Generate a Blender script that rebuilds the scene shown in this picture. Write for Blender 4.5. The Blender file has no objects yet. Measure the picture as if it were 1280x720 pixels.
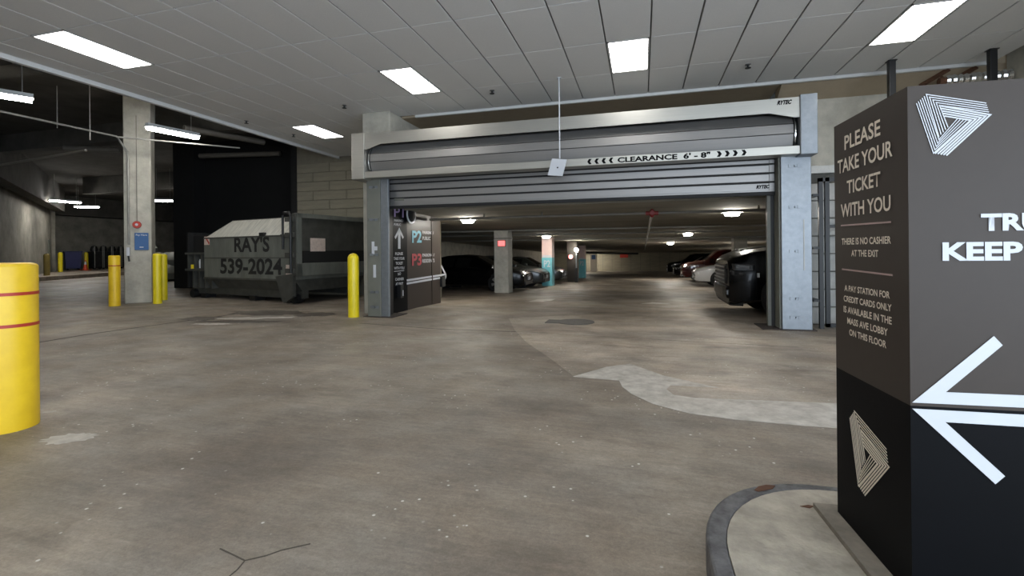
import bpy, math, random
from mathutils import Vector, Matrix
random.seed(7)
scn = bpy.context.scene
COL = scn.collection
R = math.radians
# ------------------------------------------------------------------ camera (1280x720 frame)
F, CX, CY, H = 590.0, 640.0, 313.5, 1.3
YAW, RHO = R(15.4), R(0.55)
fw = Vector((-math.sin(YAW), math.cos(YAW), 0)); rt = Vector((math.cos(YAW), math.sin(YAW), 0)); up = Vector((0, 0, 1))
c_, s_ = math.cos(RHO), math.sin(RHO)
cam_d = bpy.data.cameras.new('camera'); cam = bpy.data.objects.new('camera', cam_d); COL.objects.link(cam)
cam_d.sensor_fit = 'HORIZONTAL'; cam_d.sensor_width = 36; cam_d.lens = 36 * F / 1280; cam_d.shift_y = -(360 - CY) / 1280
cam_d.clip_start = .05; cam_d.clip_end = 300
rx, ux = rt * c_ - up * s_, rt * s_ + up * c_
M = Matrix((rx, ux, -fw)).transposed().to_4x4(); M.translation = (0, 0, H); cam.matrix_world = M
scn.camera = cam
# ------------------------------------------------------------------ daylight from the open entrance behind the camera
w = bpy.data.worlds.new('world'); scn.world = w; w.use_nodes = True
bg = w.node_tree.nodes['Background']; bg.inputs[0].default_value = (.74, .86, 1, 1); bg.inputs[1].default_value = 9.5
scn.view_settings.view_transform = 'Standard'; scn.view_settings.look = 'None'; scn.view_settings.gamma = 1
scn.view_settings.use_curve_mapping = False; scn.view_settings.exposure = 0.0
LAMP = 14.0        # radiance of the ceiling troffers
pl = bpy.data.lights.new('entrance_portal', 'AREA'); pl.shape = 'RECTANGLE'; pl.size = 10; pl.size_y = 3.6; pl.cycles.is_portal = True
plo = bpy.data.objects.new('entrance_portal', pl); COL.objects.link(plo); plo.location = (4.2, -8.3, 1.8); plo.rotation_euler = (R(90), 0, 0)

pl2 = bpy.data.lights.new('side_portal', 'AREA'); pl2.shape = 'RECTANGLE'; pl2.size = 3.6; pl2.size_y = 11.8; pl2.cycles.is_portal = True
plo2 = bpy.data.objects.new('side_portal', pl2); COL.objects.link(plo2); plo2.location = (9.3, -2.4, 1.8); plo2.rotation_euler = (0, R(90), 0)
# ------------------------------------------------------------------ pixel -> world helpers
def ray(x, y):
    u, v = x - CX, y - CY
    return rt * (u * c_ - v * s_) + fw * F + up * (-(u * s_ + v * c_))
O = Vector((0, 0, H))
def atz(x, y, z=0.0): d = ray(x, y); return O + d * ((z - H) / d.z)
def aty(x, y, Y): d = ray(x, y); return O + d * (Y / d.y)
def atx(x, y, X): d = ray(x, y); return O + d * (X / d.x)
def onplane(x, y, p, n): d = ray(x, y); n = Vector(n); return O + d * ((Vector(p) - O).dot(n) / d.dot(n))
SL = .026
def fz(Y): return -SL * max(0, Y - 10)

# ------------------------------------------------------------------ materials
def lin(c): return tuple((v / 255 / 12.92 if v / 255 <= .04045 else ((v / 255 + .055) / 1.055) ** 2.4) for v in c)
MATS = {}
def mat(name, rgb, rough=.6, metal=0.0, var=.12, scale=6.0, bump=0.0, bscale=40.0, spec=.5, coat=0.0, stretch=None, dark=None):
    m = bpy.data.materials.new(name); m.use_nodes = True; nt = m.node_tree; N = nt.nodes; L = nt.links
    b = N['Principled BSDF']; b.inputs['Roughness'].default_value = rough; b.inputs['Metallic'].default_value = metal
    b.inputs['Specular IOR Level'].default_value = spec; b.inputs['Coat Weight'].default_value = coat
    col = lin(rgb)
    tc = N.new('ShaderNodeTexCoord'); mp = N.new('ShaderNodeMapping'); L.new(tc.outputs['Object'], mp.inputs[0])
    if stretch: mp.inputs['Scale'].default_value = stretch
    no = N.new('ShaderNodeTexNoise'); no.inputs['Scale'].default_value = scale; no.inputs['Detail'].default_value = 6; no.inputs['Roughness'].default_value = .65
    L.new(mp.outputs[0], no.inputs[0])
    cr = N.new('ShaderNodeValToRGB'); e = cr.color_ramp.elements
    lo = [v * (1 - var) for v in col] if dark is None else lin(dark); hi = [min(1, v * (1 + var)) for v in col]
    e[0].position = .32; e[0].color = (*lo, 1); e[1].position = .68; e[1].color = (*hi, 1)
    L.new(no.outputs[0], cr.inputs[0]); L.new(cr.outputs[0], b.inputs['Base Color'])
    if bump:
        n2 = N.new('ShaderNodeTexNoise'); n2.inputs['Scale'].default_value = bscale; n2.inputs['Detail'].default_value = 5
        L.new(mp.outputs[0], n2.inputs[0]); bp = N.new('ShaderNodeBump'); bp.inputs['Strength'].default_value = bump; bp.inputs['Distance'].default_value = .02
        L.new(n2.outputs[0], bp.inputs['Height']); L.new(bp.outputs[0], b.inputs['Normal'])
    MATS[name] = m; return m
def emis(name, rgb, strength):
    m = bpy.data.materials.new(name); m.use_nodes = True; b = m.node_tree.nodes['Principled BSDF']
    b.inputs['Base Color'].default_value = (.8, .8, .8, 1); b.inputs['Emission Color'].default_value = (*rgb, 1); b.inputs['Emission Strength'].default_value = strength
    return m
def floor_mat(nm='worn_concrete_floor', g=1.0):
    m = bpy.data.materials.new(nm); m.use_nodes = True; nt = m.node_tree; N = nt.nodes; L = nt.links
    b = N['Principled BSDF']; b.inputs['Specular IOR Level'].default_value = .35
    tc = N.new('ShaderNodeTexCoord')
    def noise(sc, det=6, ro=.65, st=(1, 1, 1), rot=0):
        mp = N.new('ShaderNodeMapping'); mp.inputs['Scale'].default_value = st; mp.inputs['Rotation'].default_value = (0, 0, rot); L.new(tc.outputs['Object'], mp.inputs[0])
        n = N.new('ShaderNodeTexNoise'); n.inputs['Scale'].default_value = sc; n.inputs['Detail'].default_value = det; n.inputs['Roughness'].default_value = ro
        L.new(mp.outputs[0], n.inputs[0]); return n
    def ramp(src, stops):
        r = N.new('ShaderNodeValToRGB'); L.new(src, r.inputs[0]); e = r.color_ramp.elements
        for i, (p, c) in enumerate(stops):
            if i > 1: e.new(p)
            e[i].position = p; e[i].color = (*c, 1)
        return r
    def mix(mode, f, a, c):
        x = N.new('ShaderNodeMix'); x.data_type = 'RGBA'; x.blend_type = mode; x.inputs[0].default_value = f if isinstance(f, float) else 1
        if not isinstance(f, float): L.new(f, x.inputs[0])
        L.new(a, x.inputs[6]); L.new(c, x.inputs[7]); return x.outputs[2]
    big = ramp(noise(.45, 4, .6, (1, 1.3, 1)).outputs[0], [(.30, tuple(g * v for v in lin((116, 106, 95)))), (.70, tuple(g * v for v in lin((172, 163, 151))))])
    mid = ramp(noise(1.7, 9, .72, (.8, 1.15, 1), .5).outputs[0], [(.28, (.62, .61, .60)), (.72, (1.16, 1.15, 1.14))])
    sw = N.new('ShaderNodeTexWave'); sw.wave_type = 'RINGS'; sw.inputs['Scale'].default_value = 5.5; sw.inputs['Distortion'].default_value = 22; sw.inputs['Detail'].default_value = 5; sw.inputs['Detail Scale'].default_value = 1.4
    L.new(tc.outputs['Object'], sw.inputs[0])
    swr = ramp(sw.outputs[1], [(.2, (.955, .955, .955)), (.8, (1.03, 1.03, 1.03))])
    fine = ramp(noise(30, 6, .8).outputs[0], [(.3, (.80, .80, .80)), (.7, (1.12, 1.12, 1.12))])
    c = mix('MULTIPLY', 1.0, big.outputs[0], mid.outputs[0]); c = mix('MULTIPLY', 1.0, c, swr.outputs[0]); c = mix('MULTIPLY', 1.0, c, fine.outputs[0])
    tint = ramp(noise(.8, 5, .7, (1, 1.6, 1), 1.1).outputs[0], [(.35, (1.05, 1.0, .94)), (.65, (.96, .98, 1.0))]); c = mix('MULTIPLY', 1.0, c, tint.outputs[0])
    gr = ramp(noise(110, 3, .8).outputs[0], [(.3, (.84, .84, .84)), (.7, (1.10, 1.10, 1.10))]); c = mix('MULTIPLY', 1.0, c, gr.outputs[0])
    scr = ramp(noise(6, 8, .75, (.25, 3.5, 1), .9).outputs[0], [(.42, (.92, .92, .92)), (.62, (1.09, 1.09, 1.09))]); c = mix('MULTIPLY', 1.0, c, scr.outputs[0])
    st = ramp(noise(1.1, 5, .7, (1, 2.2, 1), .4).outputs[0], [(.54, (0, 0, 0)), (.72, (.62, .62, .62))])
    rgb = N.new('ShaderNodeRGB'); rgb.outputs[0].default_value = (*lin((92, 84, 76)), 1)
    c = mix('MIX', st.outputs[0], c, rgb.outputs[0])
    # flecks of pale paint and grit
    vo = N.new('ShaderNodeTexVoronoi'); vo.inputs['Scale'].default_value = 13; L.new(tc.outputs['Object'], vo.inputs[0])
    fl = ramp(vo.outputs['Distance'], [(.08, (1, 1, 1)), (.13, (0, 0, 0))])
    msk = ramp(noise(1.6, 3, .6).outputs[0], [(.52, (0, 0, 0)), (.56, (1, 1, 1))])
    fm = mix('MULTIPLY', 1.0, fl.outputs[0], msk.outputs[0])
    rgb2 = N.new('ShaderNodeRGB'); rgb2.outputs[0].default_value = (*lin((212, 208, 200)), 1)
    c = mix('MIX', fm, c, rgb2.outputs[0])
    L.new(c, b.inputs['Base Color'])
    rr = ramp(noise(1.5, 5, .6).outputs[0], [(.3, (.42, .42, .42)), (.7, (.68, .68, .68))]); L.new(rr.outputs[0], b.inputs['Roughness'])
    bp = N.new('ShaderNodeBump'); bp.inputs['Strength'].default_value = .25; bp.inputs['Distance'].default_value = .01
    L.new(noise(45, 6, .7).outputs[0], bp.inputs['Height']); L.new(bp.outputs[0], b.inputs['Normal'])
    return m
M_floor = floor_mat()
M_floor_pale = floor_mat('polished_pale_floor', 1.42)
M_tile = mat('ceiling_tile_white', (218, 218, 217), .9, var=.03, scale=60, bump=.15, bscale=180)
M_grid = mat('ceiling_grid_grey', (120, 120, 118), .7)
M_trim = mat('white_trim', (208, 208, 206), .5, var=.04)
M_brown_soffit = mat('brown_soffit', (156, 141, 119), .8, var=.05)
M_conc = mat('poured_concrete', (172, 168, 156), .85, var=.22, scale=2.5, bump=.3, bscale=14)
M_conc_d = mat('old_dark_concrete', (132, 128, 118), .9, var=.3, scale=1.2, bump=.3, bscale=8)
M_conc_b = mat('board_marked_concrete', (128, 122, 106), .9, var=.15, scale=3, bump=.3, bscale=10, stretch=(.4, .4, 3))
M_cmu = mat('painted_block', (186, 186, 182), .7, var=.08, scale=9, bump=.35, bscale=60)
M_mortar_b = mat('sandy_mortar', (116, 110, 96), .95)
M_mortar = mat('mortar', (96, 94, 88), .95)
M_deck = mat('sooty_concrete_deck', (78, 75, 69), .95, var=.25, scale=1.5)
M_unlit_wall = mat('unlit_recess_black', (13, 13, 13), .85, var=.3, scale=2)  # near-black colour stands in for the darkness of an unlit recess
M_gceil = mat('garage_concrete_ceiling', (136, 131, 118), .9, var=.2, scale=.8, stretch=(.5, 3, 1))
M_galv = mat('galvanised_steel', (134, 139, 144), .45, metal=.7, var=.10, scale=12, bump=.06, bscale=30)
M_steel = mat('brushed_aluminium', (172, 170, 163), .42, metal=.85, var=.05, scale=3, stretch=(.4, 20, 20))
M_slat = mat('aluminium_slat', (146, 144, 142), .46, metal=.7, var=.05, scale=3, stretch=(.4, 20, 20))
M_rubber = mat('black_rubber', (22, 21, 21), .7)
M_grey_paint = mat('grey_paint', (105, 106, 98), .5, var=.08)
M_yellow = mat('yellow_plastic', (236, 198, 38), .42, var=.06, scale=3, dark=(222, 180, 30))
M_yellow2 = mat('yellow_paint', (228, 206, 30), .35, var=.06, scale=3)
M_red = mat('red_stripe', (176, 50, 34), .5)
M_sign_brown = mat('taupe_sign_paint', (60, 53, 48), .45, spec=.2, var=.03, scale=20)
M_sign_black = mat('black_sign_paint', (6, 7, 10), .5, spec=.08, var=.12, scale=5)
M_white = mat('white_vinyl', (190, 193, 198), .45, var=.02)
M_cream = mat('cream_vinyl', (226, 216, 200), .45, var=.02)
M_mauve = mat('mauve_vinyl', (170, 145, 142), .5)
M_kerb = mat('grey_kerb_paint', (92, 91, 92), .7, var=.5, scale=13, bump=.3, bscale=30)
M_island = mat('island_concrete', (160, 153, 140), .8, var=.28, scale=7, bump=.3, bscale=30)
M_plate = mat('dark_base_plate', (54, 46, 42), .8)
M_rust = mat('rust', (92, 62, 44), .9, var=.3, scale=20)
M_pad = mat('dirty_concrete_pad', (122, 115, 104), .85, var=.25, scale=9, bump=.3)
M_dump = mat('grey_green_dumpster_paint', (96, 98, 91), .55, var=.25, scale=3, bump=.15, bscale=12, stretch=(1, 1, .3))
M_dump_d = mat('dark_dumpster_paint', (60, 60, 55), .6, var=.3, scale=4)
M_dump_l = mat('pale_dumpster_top', (176, 174, 164), .6, var=.25, scale=4, stretch=(4, .6, .6))  # paler grey than the dumpster body, with streaky variation
M_dump_text = mat('black_stencil', (14, 14, 14), .7)
M_sticker = mat('faded_sticker', (196, 178, 166), .7, var=.15, scale=20)
M_void = mat('dark_rubber_part', (14, 14, 13), .8)
M_blue = mat('blue_sign', (34, 84, 138), .45, var=.03)
M_blue_bin = mat('navy_bin', (36, 40, 96), .5)
M_orange = mat('orange_cone', (206, 74, 42), .5)
M_pipe = mat('grey_conduit', (150, 148, 142), .45, metal=.4)
M_pipe_d = mat('dark_pipe', (104, 99, 91), .6)
M_red_pipe = mat('red_fitting', (120, 26, 22), .5)
M_teal = mat('teal_paint', (106, 176, 186), .6, var=.06)
M_pink = mat('pale_pink_paint', (206, 180, 172), .6, var=.06)
M_car_black = mat('black_car_paint', (3, 3, 4), .24, var=.02, coat=.12, spec=.18)
M_car_char = mat('charcoal_car_paint', (34, 36, 33), .3, var=.02, coat=.4)
M_car_red = mat('dark_red_car_paint', (78, 10, 12), .2, var=.02, coat=1)
M_car_white = mat('silver_car_paint', (176, 177, 178), .25, var=.02, coat=1)
M_glass = mat('car_glass', (9, 10, 11), .06, var=.0, spec=.8)
M_tyre = mat('tyre', (18, 18, 18), .85)
M_rim = mat('alloy_rim', (165, 165, 162), .3, metal=.8)
M_chrome = mat('chrome', (215, 215, 212), .15, metal=.95)
M_lens = mat('headlamp_lens', (196, 200, 204), .12, spec=.9)
M_lens_d = mat('dark_headlamp_lens', (52, 54, 56), .15, spec=.9)
M_bag = mat('black_plastic', (40, 40, 40), .35, var=.5, scale=9)
M_black = mat('black_metal', (20, 20, 21), .45)
M_p1 = mat('purple_vinyl', (158, 138, 178), .5); M_p2 = mat('light_blue_vinyl', (118, 188, 208), .5); M_p3 = mat('red_vinyl', (172, 66, 72), .5)
M_ltgrey = mat('pale_grey_vinyl', (196, 198, 202), .5, var=.02)
M_paint = mat('worn_white_floor_paint', (192, 187, 178), .6, var=.1, scale=7, dark=(156, 149, 139))
M_pale = mat('pale_worn_floor', (170, 166, 158), .6, var=.12, scale=6)
M_iron = mat('cast_iron', (98, 94, 90), .7, var=.2, scale=20)
M_joint = mat('dirty_joint', (76, 70, 62), .9, var=.3, scale=8)
M_lamp = emis('troffer_diffuser', (1, .975, .935), LAMP)
M_strip = emis('strip_lamp', (1, .975, .92), 60)
M_strip_far = emis('far_strip_lamp', (1, .975, .92), 120)
M_glamp = emis('garage_lamp', (1, .955, .86), 140)
M_glamp_far = emis('far_garage_lamp', (1, .955, .86), 330)
M_exit = emis('red_exit_sign', (1, .05, .04), 1.6)
M_redlamp = emis('red_signal', (1, .06, .05), 2.5)

# ------------------------------------------------------------------ mesh helpers
class MB:
    def __init__(s): s.v = []; s.f = []
    def add(s, vs, fs):
        n = len(s.v); s.v += [Vector(v) for v in vs]; s.f += [tuple(i + n for i in f) for f in fs]; return s
    def box(s, x0, x1, y0, y1, z0, z1):
        return s.add([(x0, y0, z0), (x1, y0, z0), (x1, y1, z0), (x0, y1, z0), (x0, y0, z1), (x1, y0, z1), (x1, y1, z1), (x0, y1, z1)],
                     [(0, 3, 2, 1), (4, 5, 6, 7), (0, 1, 5, 4), (1, 2, 6, 5), (2, 3, 7, 6), (3, 0, 4, 7)])
    def quad(s, a, b, c, d): return s.add([a, b, c, d], [(0, 1, 2, 3)])
    def prism(s, pts, d):
        """closed polygon pts (3D) extruded by vector d"""
        n = len(pts); d = Vector(d); P = [Vector(p) for p in pts]
        return s.add(P + [p + d for p in P], [tuple(range(n - 1, -1, -1)), tuple(range(n, 2 * n))] + [(i, (i + 1) % n, n + (i + 1) % n, n + i) for i in range(n)])
    def lathe(s, prof, n=24, c=(0, 0, 0), axis='z'):
        c = Vector(c); vs = []; fs = []
        for r, h in prof:
            for k in range(n):
                a = 2 * math.pi * k / n; x, y = r * math.cos(a), r * math.sin(a)
                vs.append(c + Vector({'z': (x, y, h), 'y': (x, h, y), 'x': (h, x, y)}[axis]))
        m = len(prof)
        for i in range(m - 1):
            for k in range(n):
                q = (i * n + k, i * n + (k + 1) % n, (i + 1) * n + (k + 1) % n, (i + 1) * n + k)
                fs.append(q if axis != 'y' else q[::-1])
        fs.append(tuple(range(n - 1, -1, -1))); fs.append(tuple(range((m - 1) * n, m * n)))
        return s.add(vs, fs)
    def tube(s, pts, r, n=10):
        P = [Vector(p) for p in pts]; vs = []; fs = []
        for i, p in enumerate(P):
            t = ((P[min(i + 1, len(P) - 1)] - P[max(i - 1, 0)])).normalized()
            a = t.cross(Vector((0, 0, 1)) if abs(t.z) < .9 else Vector((1, 0, 0))).normalized(); b = t.cross(a)
            for k in range(n):
                an = 2 * math.pi * k / n; vs.append(p + a * (r * math.cos(an)) + b * (r * math.sin(an)))
        for i in range(len(P) - 1):
            for k in range(n): fs.append((i * n + k, i * n + (k + 1) % n, (i + 1) * n + (k + 1) % n, (i + 1) * n + k))
        fs.append(tuple(range(n - 1, -1, -1))); fs.append(tuple(range((len(P) - 1) * n, len(P) * n)))
        return s.add(vs, fs)
    def strip(s, pts, wd, nrm, th=.001):
        """flat ribbon along polyline pts lying in the plane with normal nrm, mitred"""
        P = [Vector(p) for p in pts]; nrm = Vector(nrm).normalized(); L = []; Rr = []
        for i, p in enumerate(P):
            d1 = (P[i] - P[i - 1]).normalized() if i else None; d2 = (P[i + 1] - P[i]).normalized() if i < len(P) - 1 else None
            d = ((d1 or d2) + (d2 or d1)).normalized(); side = nrm.cross(d).normalized()
            k = 1.0
            if d1 and d2: k = min(4, 1 / max(.25, nrm.cross(d1).dot(side)))
            L.append(p + side * wd / 2 * k); Rr.append(p - side * wd / 2 * k)
        for i in range(len(P) - 1): s.prism([L[i], Rr[i], Rr[i + 1], L[i + 1]], nrm * th)
        return s
    def build(s, name, m, parent=None, smooth=False, bevel=0, world=False):
        vs = s.v
        if world and parent: inv = (parent if world is True else world).matrix_basis.inverted(); vs = [inv @ v for v in vs]
        me = bpy.data.meshes.new(name); me.from_pydata([tuple(v) for v in vs], [], s.f); me.update()
        import bmesh
        b = bmesh.new(); b.from_mesh(me); bmesh.ops.recalc_face_normals(b, faces=b.faces); b.to_mesh(me); b.free()
        me.materials.append(m)
        if smooth:
            for p in me.polygons: p.use_smooth = True
            me.set_sharp_from_angle(angle=R(38))
        o = bpy.data.objects.new(name, me); COL.objects.link(o)
        if parent: o.parent = parent
        if bevel:
            bm_ = o.modifiers.new('bevel', 'BEVEL'); bm_.width = bevel; bm_.segments = 2; bm_.limit_method = 'ANGLE'
        return o
def tag(o, label, cat, group=None):
    o['label'] = label; o['category'] = cat
    if group: o['group'] = group
    return o
def thing(name, label, cat, loc=(0, 0, 0), rz=0, group=None):
    o = bpy.data.objects.new(name, None); COL.objects.link(o); o.location = loc; o.rotation_euler = (0, 0, rz); o.empty_display_size = .1
    o.matrix_basis = Matrix.Translation(loc) @ Matrix.Rotation(rz, 4, 'Z')
    return tag(o, label, cat, group)
def struct(name, mb, m, label=None, **k):
    o = mb.build(name, m, **k)
    if not k.get('parent'): o['kind'] = 'structure'; o['label'] = label; o['category'] = name.split('_')[0].split('.')[0]
    return o
def dup(root, label, loc=None, rz=None, group=None):
    r = root.copy(); COL.objects.link(r)
    if loc is not None: r.location = loc
    if rz is not None: r.rotation_euler = (0, 0, rz)
    r['label'] = label
    if group: r['group'] = group
    for ch in list(root.children):
        c = ch.copy(); COL.objects.link(c); c.parent = r
        for g in ch.children:
            d = g.copy(); COL.objects.link(d); d.parent = c
    return r
def text(name, st, bl, br, tl, m, parent, bold=0.0, lift=.002, world=True):
    """lettering fitted exactly into the parallelogram bl-br-tl"""
    cu = bpy.data.curves.new(name, 'FONT'); cu.body = st; cu.size = 1; cu.offset = bold; cu.resolution_u = 3
    to = bpy.data.objects.new('tmp_text', cu); COL.objects.link(to); bpy.context.view_layer.update()
    dg = bpy.context.evaluated_depsgraph_get(); me = bpy.data.meshes.new_from_object(to.evaluated_get(dg)); bpy.data.objects.remove(to); bpy.data.curves.remove(cu)
    xs = [v.co.x for v in me.vertices]; ys = [v.co.y for v in me.vertices]; x0, x1, y0, y1 = min(xs), max(xs), min(ys), max(ys)
    bl, br, tl = Vector(bl), Vector(br), Vector(tl); ex, ey = br - bl, tl - bl; n = ex.cross(ey).normalized() * lift
    inv = parent.matrix_basis.inverted() if world else Matrix()
    for v in me.vertices:
        v.co = inv @ (bl + ex * ((v.co.x - x0) / (x1 - x0)) + ey * ((v.co.y - y0) / (y1 - y0)) + n)
    me.name = name; me.materials.clear(); me.materials.append(m)
    o = bpy.data.objects.new(name, me); COL.objects.link(o); o.parent = parent; return o

# ================================================================== SETTING
b = MB(); b.quad((-46, -8.3, 0), (9, -8.3, 0), (9, 10, 0), (-46, 10, 0)); b.quad((-46, 10, 0), (-5.75, 10, 0), (-5.75, 12.75, 0), (-46, 12.75, 0)); b.quad((-46, 12.75, 0), (-10.6, 12.75, 0), (-10.6, 42, 0), (-46, 42, 0))
floor = struct('floor', b, M_floor, 'worn grey brown concrete floor of the entrance lane')
b = MB(); b.quad((-5.75, 10, 0), (9, 10, 0), (9, 12.75, fz(12.75)), (-5.75, 12.75, fz(12.75))); b.quad((-10.6, 12.75, fz(12.75)), (9, 12.75, fz(12.75)), (9, 66, fz(66)), (-10.6, 66, fz(66)))
floor2 = struct('floor.001', b, M_floor, 'concrete garage floor sloping away beyond the rolling door')
# floor joints, worn arrow, pale lane
MB().strip([(-8.45, 3.2, .0), (-8.66, 4.5, 0), (-8.75, 5.6, 0), (-8.62, 6.6, 0), (-8.4, 8.3, 0), (-7.6, 8.9, 0)], .05, (0, 0, 1), .002).build('joint', M_joint, floor)
MB().strip([(-5.0, 7.6, 0), (-3.3, 7.3, 0), (-2.0, 7.32, 0), (.2, 7.1, 0), (1.97, 6.95, 0)], .025, (0, 0, 1), .002).build('joint', M_joint, floor)
def decal(name, pix, m, z):
    P = [atz(x, y, 0) for x, y in pix]; q = MB(); q.prism([(p.x, p.y, .0005) for p in P], (0, 0, z)); return q.build(name, m, floor)
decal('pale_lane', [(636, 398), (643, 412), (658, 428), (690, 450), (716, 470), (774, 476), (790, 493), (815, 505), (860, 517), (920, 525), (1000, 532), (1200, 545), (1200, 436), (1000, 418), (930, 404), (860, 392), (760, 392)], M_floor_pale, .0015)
decal('painted_arrow', [(716, 471), (758, 459), (788, 455), (830, 470), (898, 485), (838, 482), (833, 487), (842, 494), (870, 498), (950, 501), (1100, 507), (1100, 539), (1000, 532), (920, 525), (860, 517), (815, 505), (790, 493), (778, 484), (774, 476)], M_paint, .0035)
for pix in ([(661, 377), (672, 374.5), (694, 374), (690, 376), (680, 377), (678, 379)], [(800, 380), (815, 378), (840, 380.5), (822, 381), (818, 382.5)]):
    q = MB(); z_ = -.07; q.prism([atz(x, y, fz(12.6)) + Vector((0, 0, .004 - .0)) for x, y in pix], (0, 0, .004)); q.build('worn_arrow', M_paint, floor2)
def blotch(name, px, py, rx_, ry_, m, rot=0, z=.002, n=40, jag=.2):
    c0 = atz(px, py); pts = []
    for k in range(n):
        a_ = 2 * math.pi * k / n; f_ = 1 + random.uniform(-jag, jag); x_, y_ = rx_ * f_ * math.cos(a_), ry_ * f_ * math.sin(a_)
        pts.append((c0.x + x_ * math.cos(rot) - y_ * math.sin(rot), c0.y + x_ * math.sin(rot) + y_ * math.cos(rot), .0004))
    MB().prism(pts, (0, 0, z)).build(name, m, floor)
M_floor_dark = floor_mat('oil_stained_floor', .42)
blotch('pale_patch', 88, 548, .16, .10, M_paint, .4); blotch('pale_patch', 62, 515, .05, .03, M_paint, .3)
for px_, py_, a_, b_ in ((335, 391, .9, .40), (255, 398, .45, .3), (395, 393, .4, .3), (300, 402, .8, .16)): blotch('oil_stain', px_, py_, a_, b_, M_floor_dark, .15)
for px_, py_, a_, b_ in ((300, 398, .5, .14), (345, 397, .35, .10), (265, 405, .35, .10)): blotch('pale_patch', px_, py_, a_, b_, M_paint, .2, .003)
MB().strip([atz(x, y) for x, y in ((275, 686), (292, 694), (306, 701), (332, 695), (352, 688), (388, 680))], .006, (0, 0, 1), .002).build('crack', M_joint, floor)
MB().strip([atz(x, y) for x, y in ((306, 701), (297, 712), (285, 722))], .005, (0, 0, 1), .002).build('crack', M_joint, floor)
cv = atz(713, 402)
mh = tag(MB().lathe([(.34, 0), (.34, .012), (.30, .016)], 32, (cv.x + .1, cv.y - .05, 0)).build('drain_cover', M_iron), 'dark round iron drain cover set in the floor before the garage', 'cover')
tag(MB().box(cv.x - .42, cv.x - .1, cv.y - .28, cv.y + .12, 0, .012).build('floor_plate', M_iron), 'dark square steel plate in the floor beside the round drain cover', 'plate')

# ---- suspended ceiling
ZC = 4.25
XE = [-8.95, -8.54] + [-7.91 + .63 * i for i in range(6)] + [-4.13 + .61 * i for i in range(16)] + [5.45]
YE = [-8.0, -6.58, -5.36, -4.14, -2.92, -1.70, -.48, .74, 1.96, 3.18, 4.40, 5.62, 6.84, 8.06, 9.28]
YX = [9.28, 10.50, 11.72, 12.6]
b = MB(); b.box(-8.95, 5.45, -8.2, 9.28, ZC + .03, ZC + .09); b.box(-8.95, -5.67, 9.28, 12.6, ZC + .03, ZC + .09)
ceil = struct('ceiling', b, M_grid, 'suspended white tile ceiling over the entrance lane')
LIGHTS = [(6, 10), (14, 12) , (8, 12)]
lights = []   # (x0,x1,y0,y1)
def cell(x, y):
    i = max(k for k in range(len(XE)) if XE[k] <= x); ys = YE if y < 9.28 else YX; j = max(k for k in range(len(ys)) if ys[k] <= y)
    return XE[i], XE[i + 1], ys[j], ys[j + 1]
lamp_cells = [cell(-7.6, 5), cell(-7.6, 10), cell(-3.8, 7.5), cell(-.16, 7.5), cell(3.5, 7.5), cell(-5.6, 2.5), cell(-.16, 2.5), cell(3.5, 2.5), cell(-7.6, .1), cell(-3.8, -2.3), cell(-.16, -2.3), cell(3.5, -2.3), cell(-7.6, -4.7), cell(-3.8, -6), cell(3.5, -6)]
tile_meshes = {}
def tile(x0, x1, y0, y1):
    key = (round(x1 - x0, 3), round(y1 - y0, 3))
    if key not in tile_meshes:
        a, c = key[0] / 2 - .009, key[1] / 2 - .005; q = MB(); q.add([(-a, -c, 0), (a, -c, 0), (a, c, 0), (-a, c, 0), (-a + .004, -c + .004, -.012), (a - .004, -c + .004, -.012), (a - .004, c - .004, -.012), (-a + .004, c - .004, -.012)],
            [(4, 7, 6, 5), (0, 1, 5, 4), (1, 2, 6, 5), (2, 3, 7, 6), (3, 0, 4, 7), (0, 3, 2, 1)])
        o = q.build('ceiling_tile', M_tile, ceil); tile_meshes[key] = o.data
    else:
        o = bpy.data.objects.new('ceiling_tile', tile_meshes[key]); COL.objects.link(o); o.parent = ceil
    o.location = ((x0 + x1) / 2, (y0 + y1) / 2, ZC + .012)
rest = MB()
for ys in (YE, YX):
    for j in range(len(ys) - 1):
        for i in range(len(XE) - 1):
            cl = (XE[i], XE[i + 1], ys[j], ys[j + 1])
            if ys is YX and cl[1] > -5.2: continue
            if any(abs(cl[0] - l[0]) < .01 and abs(cl[2] - l[2]) < .01 for l in lamp_cells): continue
            if ys[j] >= 1.9: tile(*cl)
            else: rest.box(cl[0] + .009, cl[1] - .009, cl[2] + .005, cl[3] - .005, ZC, ZC + .012)
o = rest.build('ceiling_tiles', M_tile, ceil); o['kind'] = 'stuff'
tb = MB(); tb.box(-9.03, -8.95, -8.2, 12.6, ZC - .07, ZC + .10); struct('trim_1', tb, M_trim, 'white angle trim along the left edge of the tile ceiling')
tb = MB(); tb.box(-4.7, 5.45, 9.28, 9.34, ZC - .05, ZC + .08); struct('trim_2', tb, M_trim, 'white angle trim along the ceiling edge above the rolling door')
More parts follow.
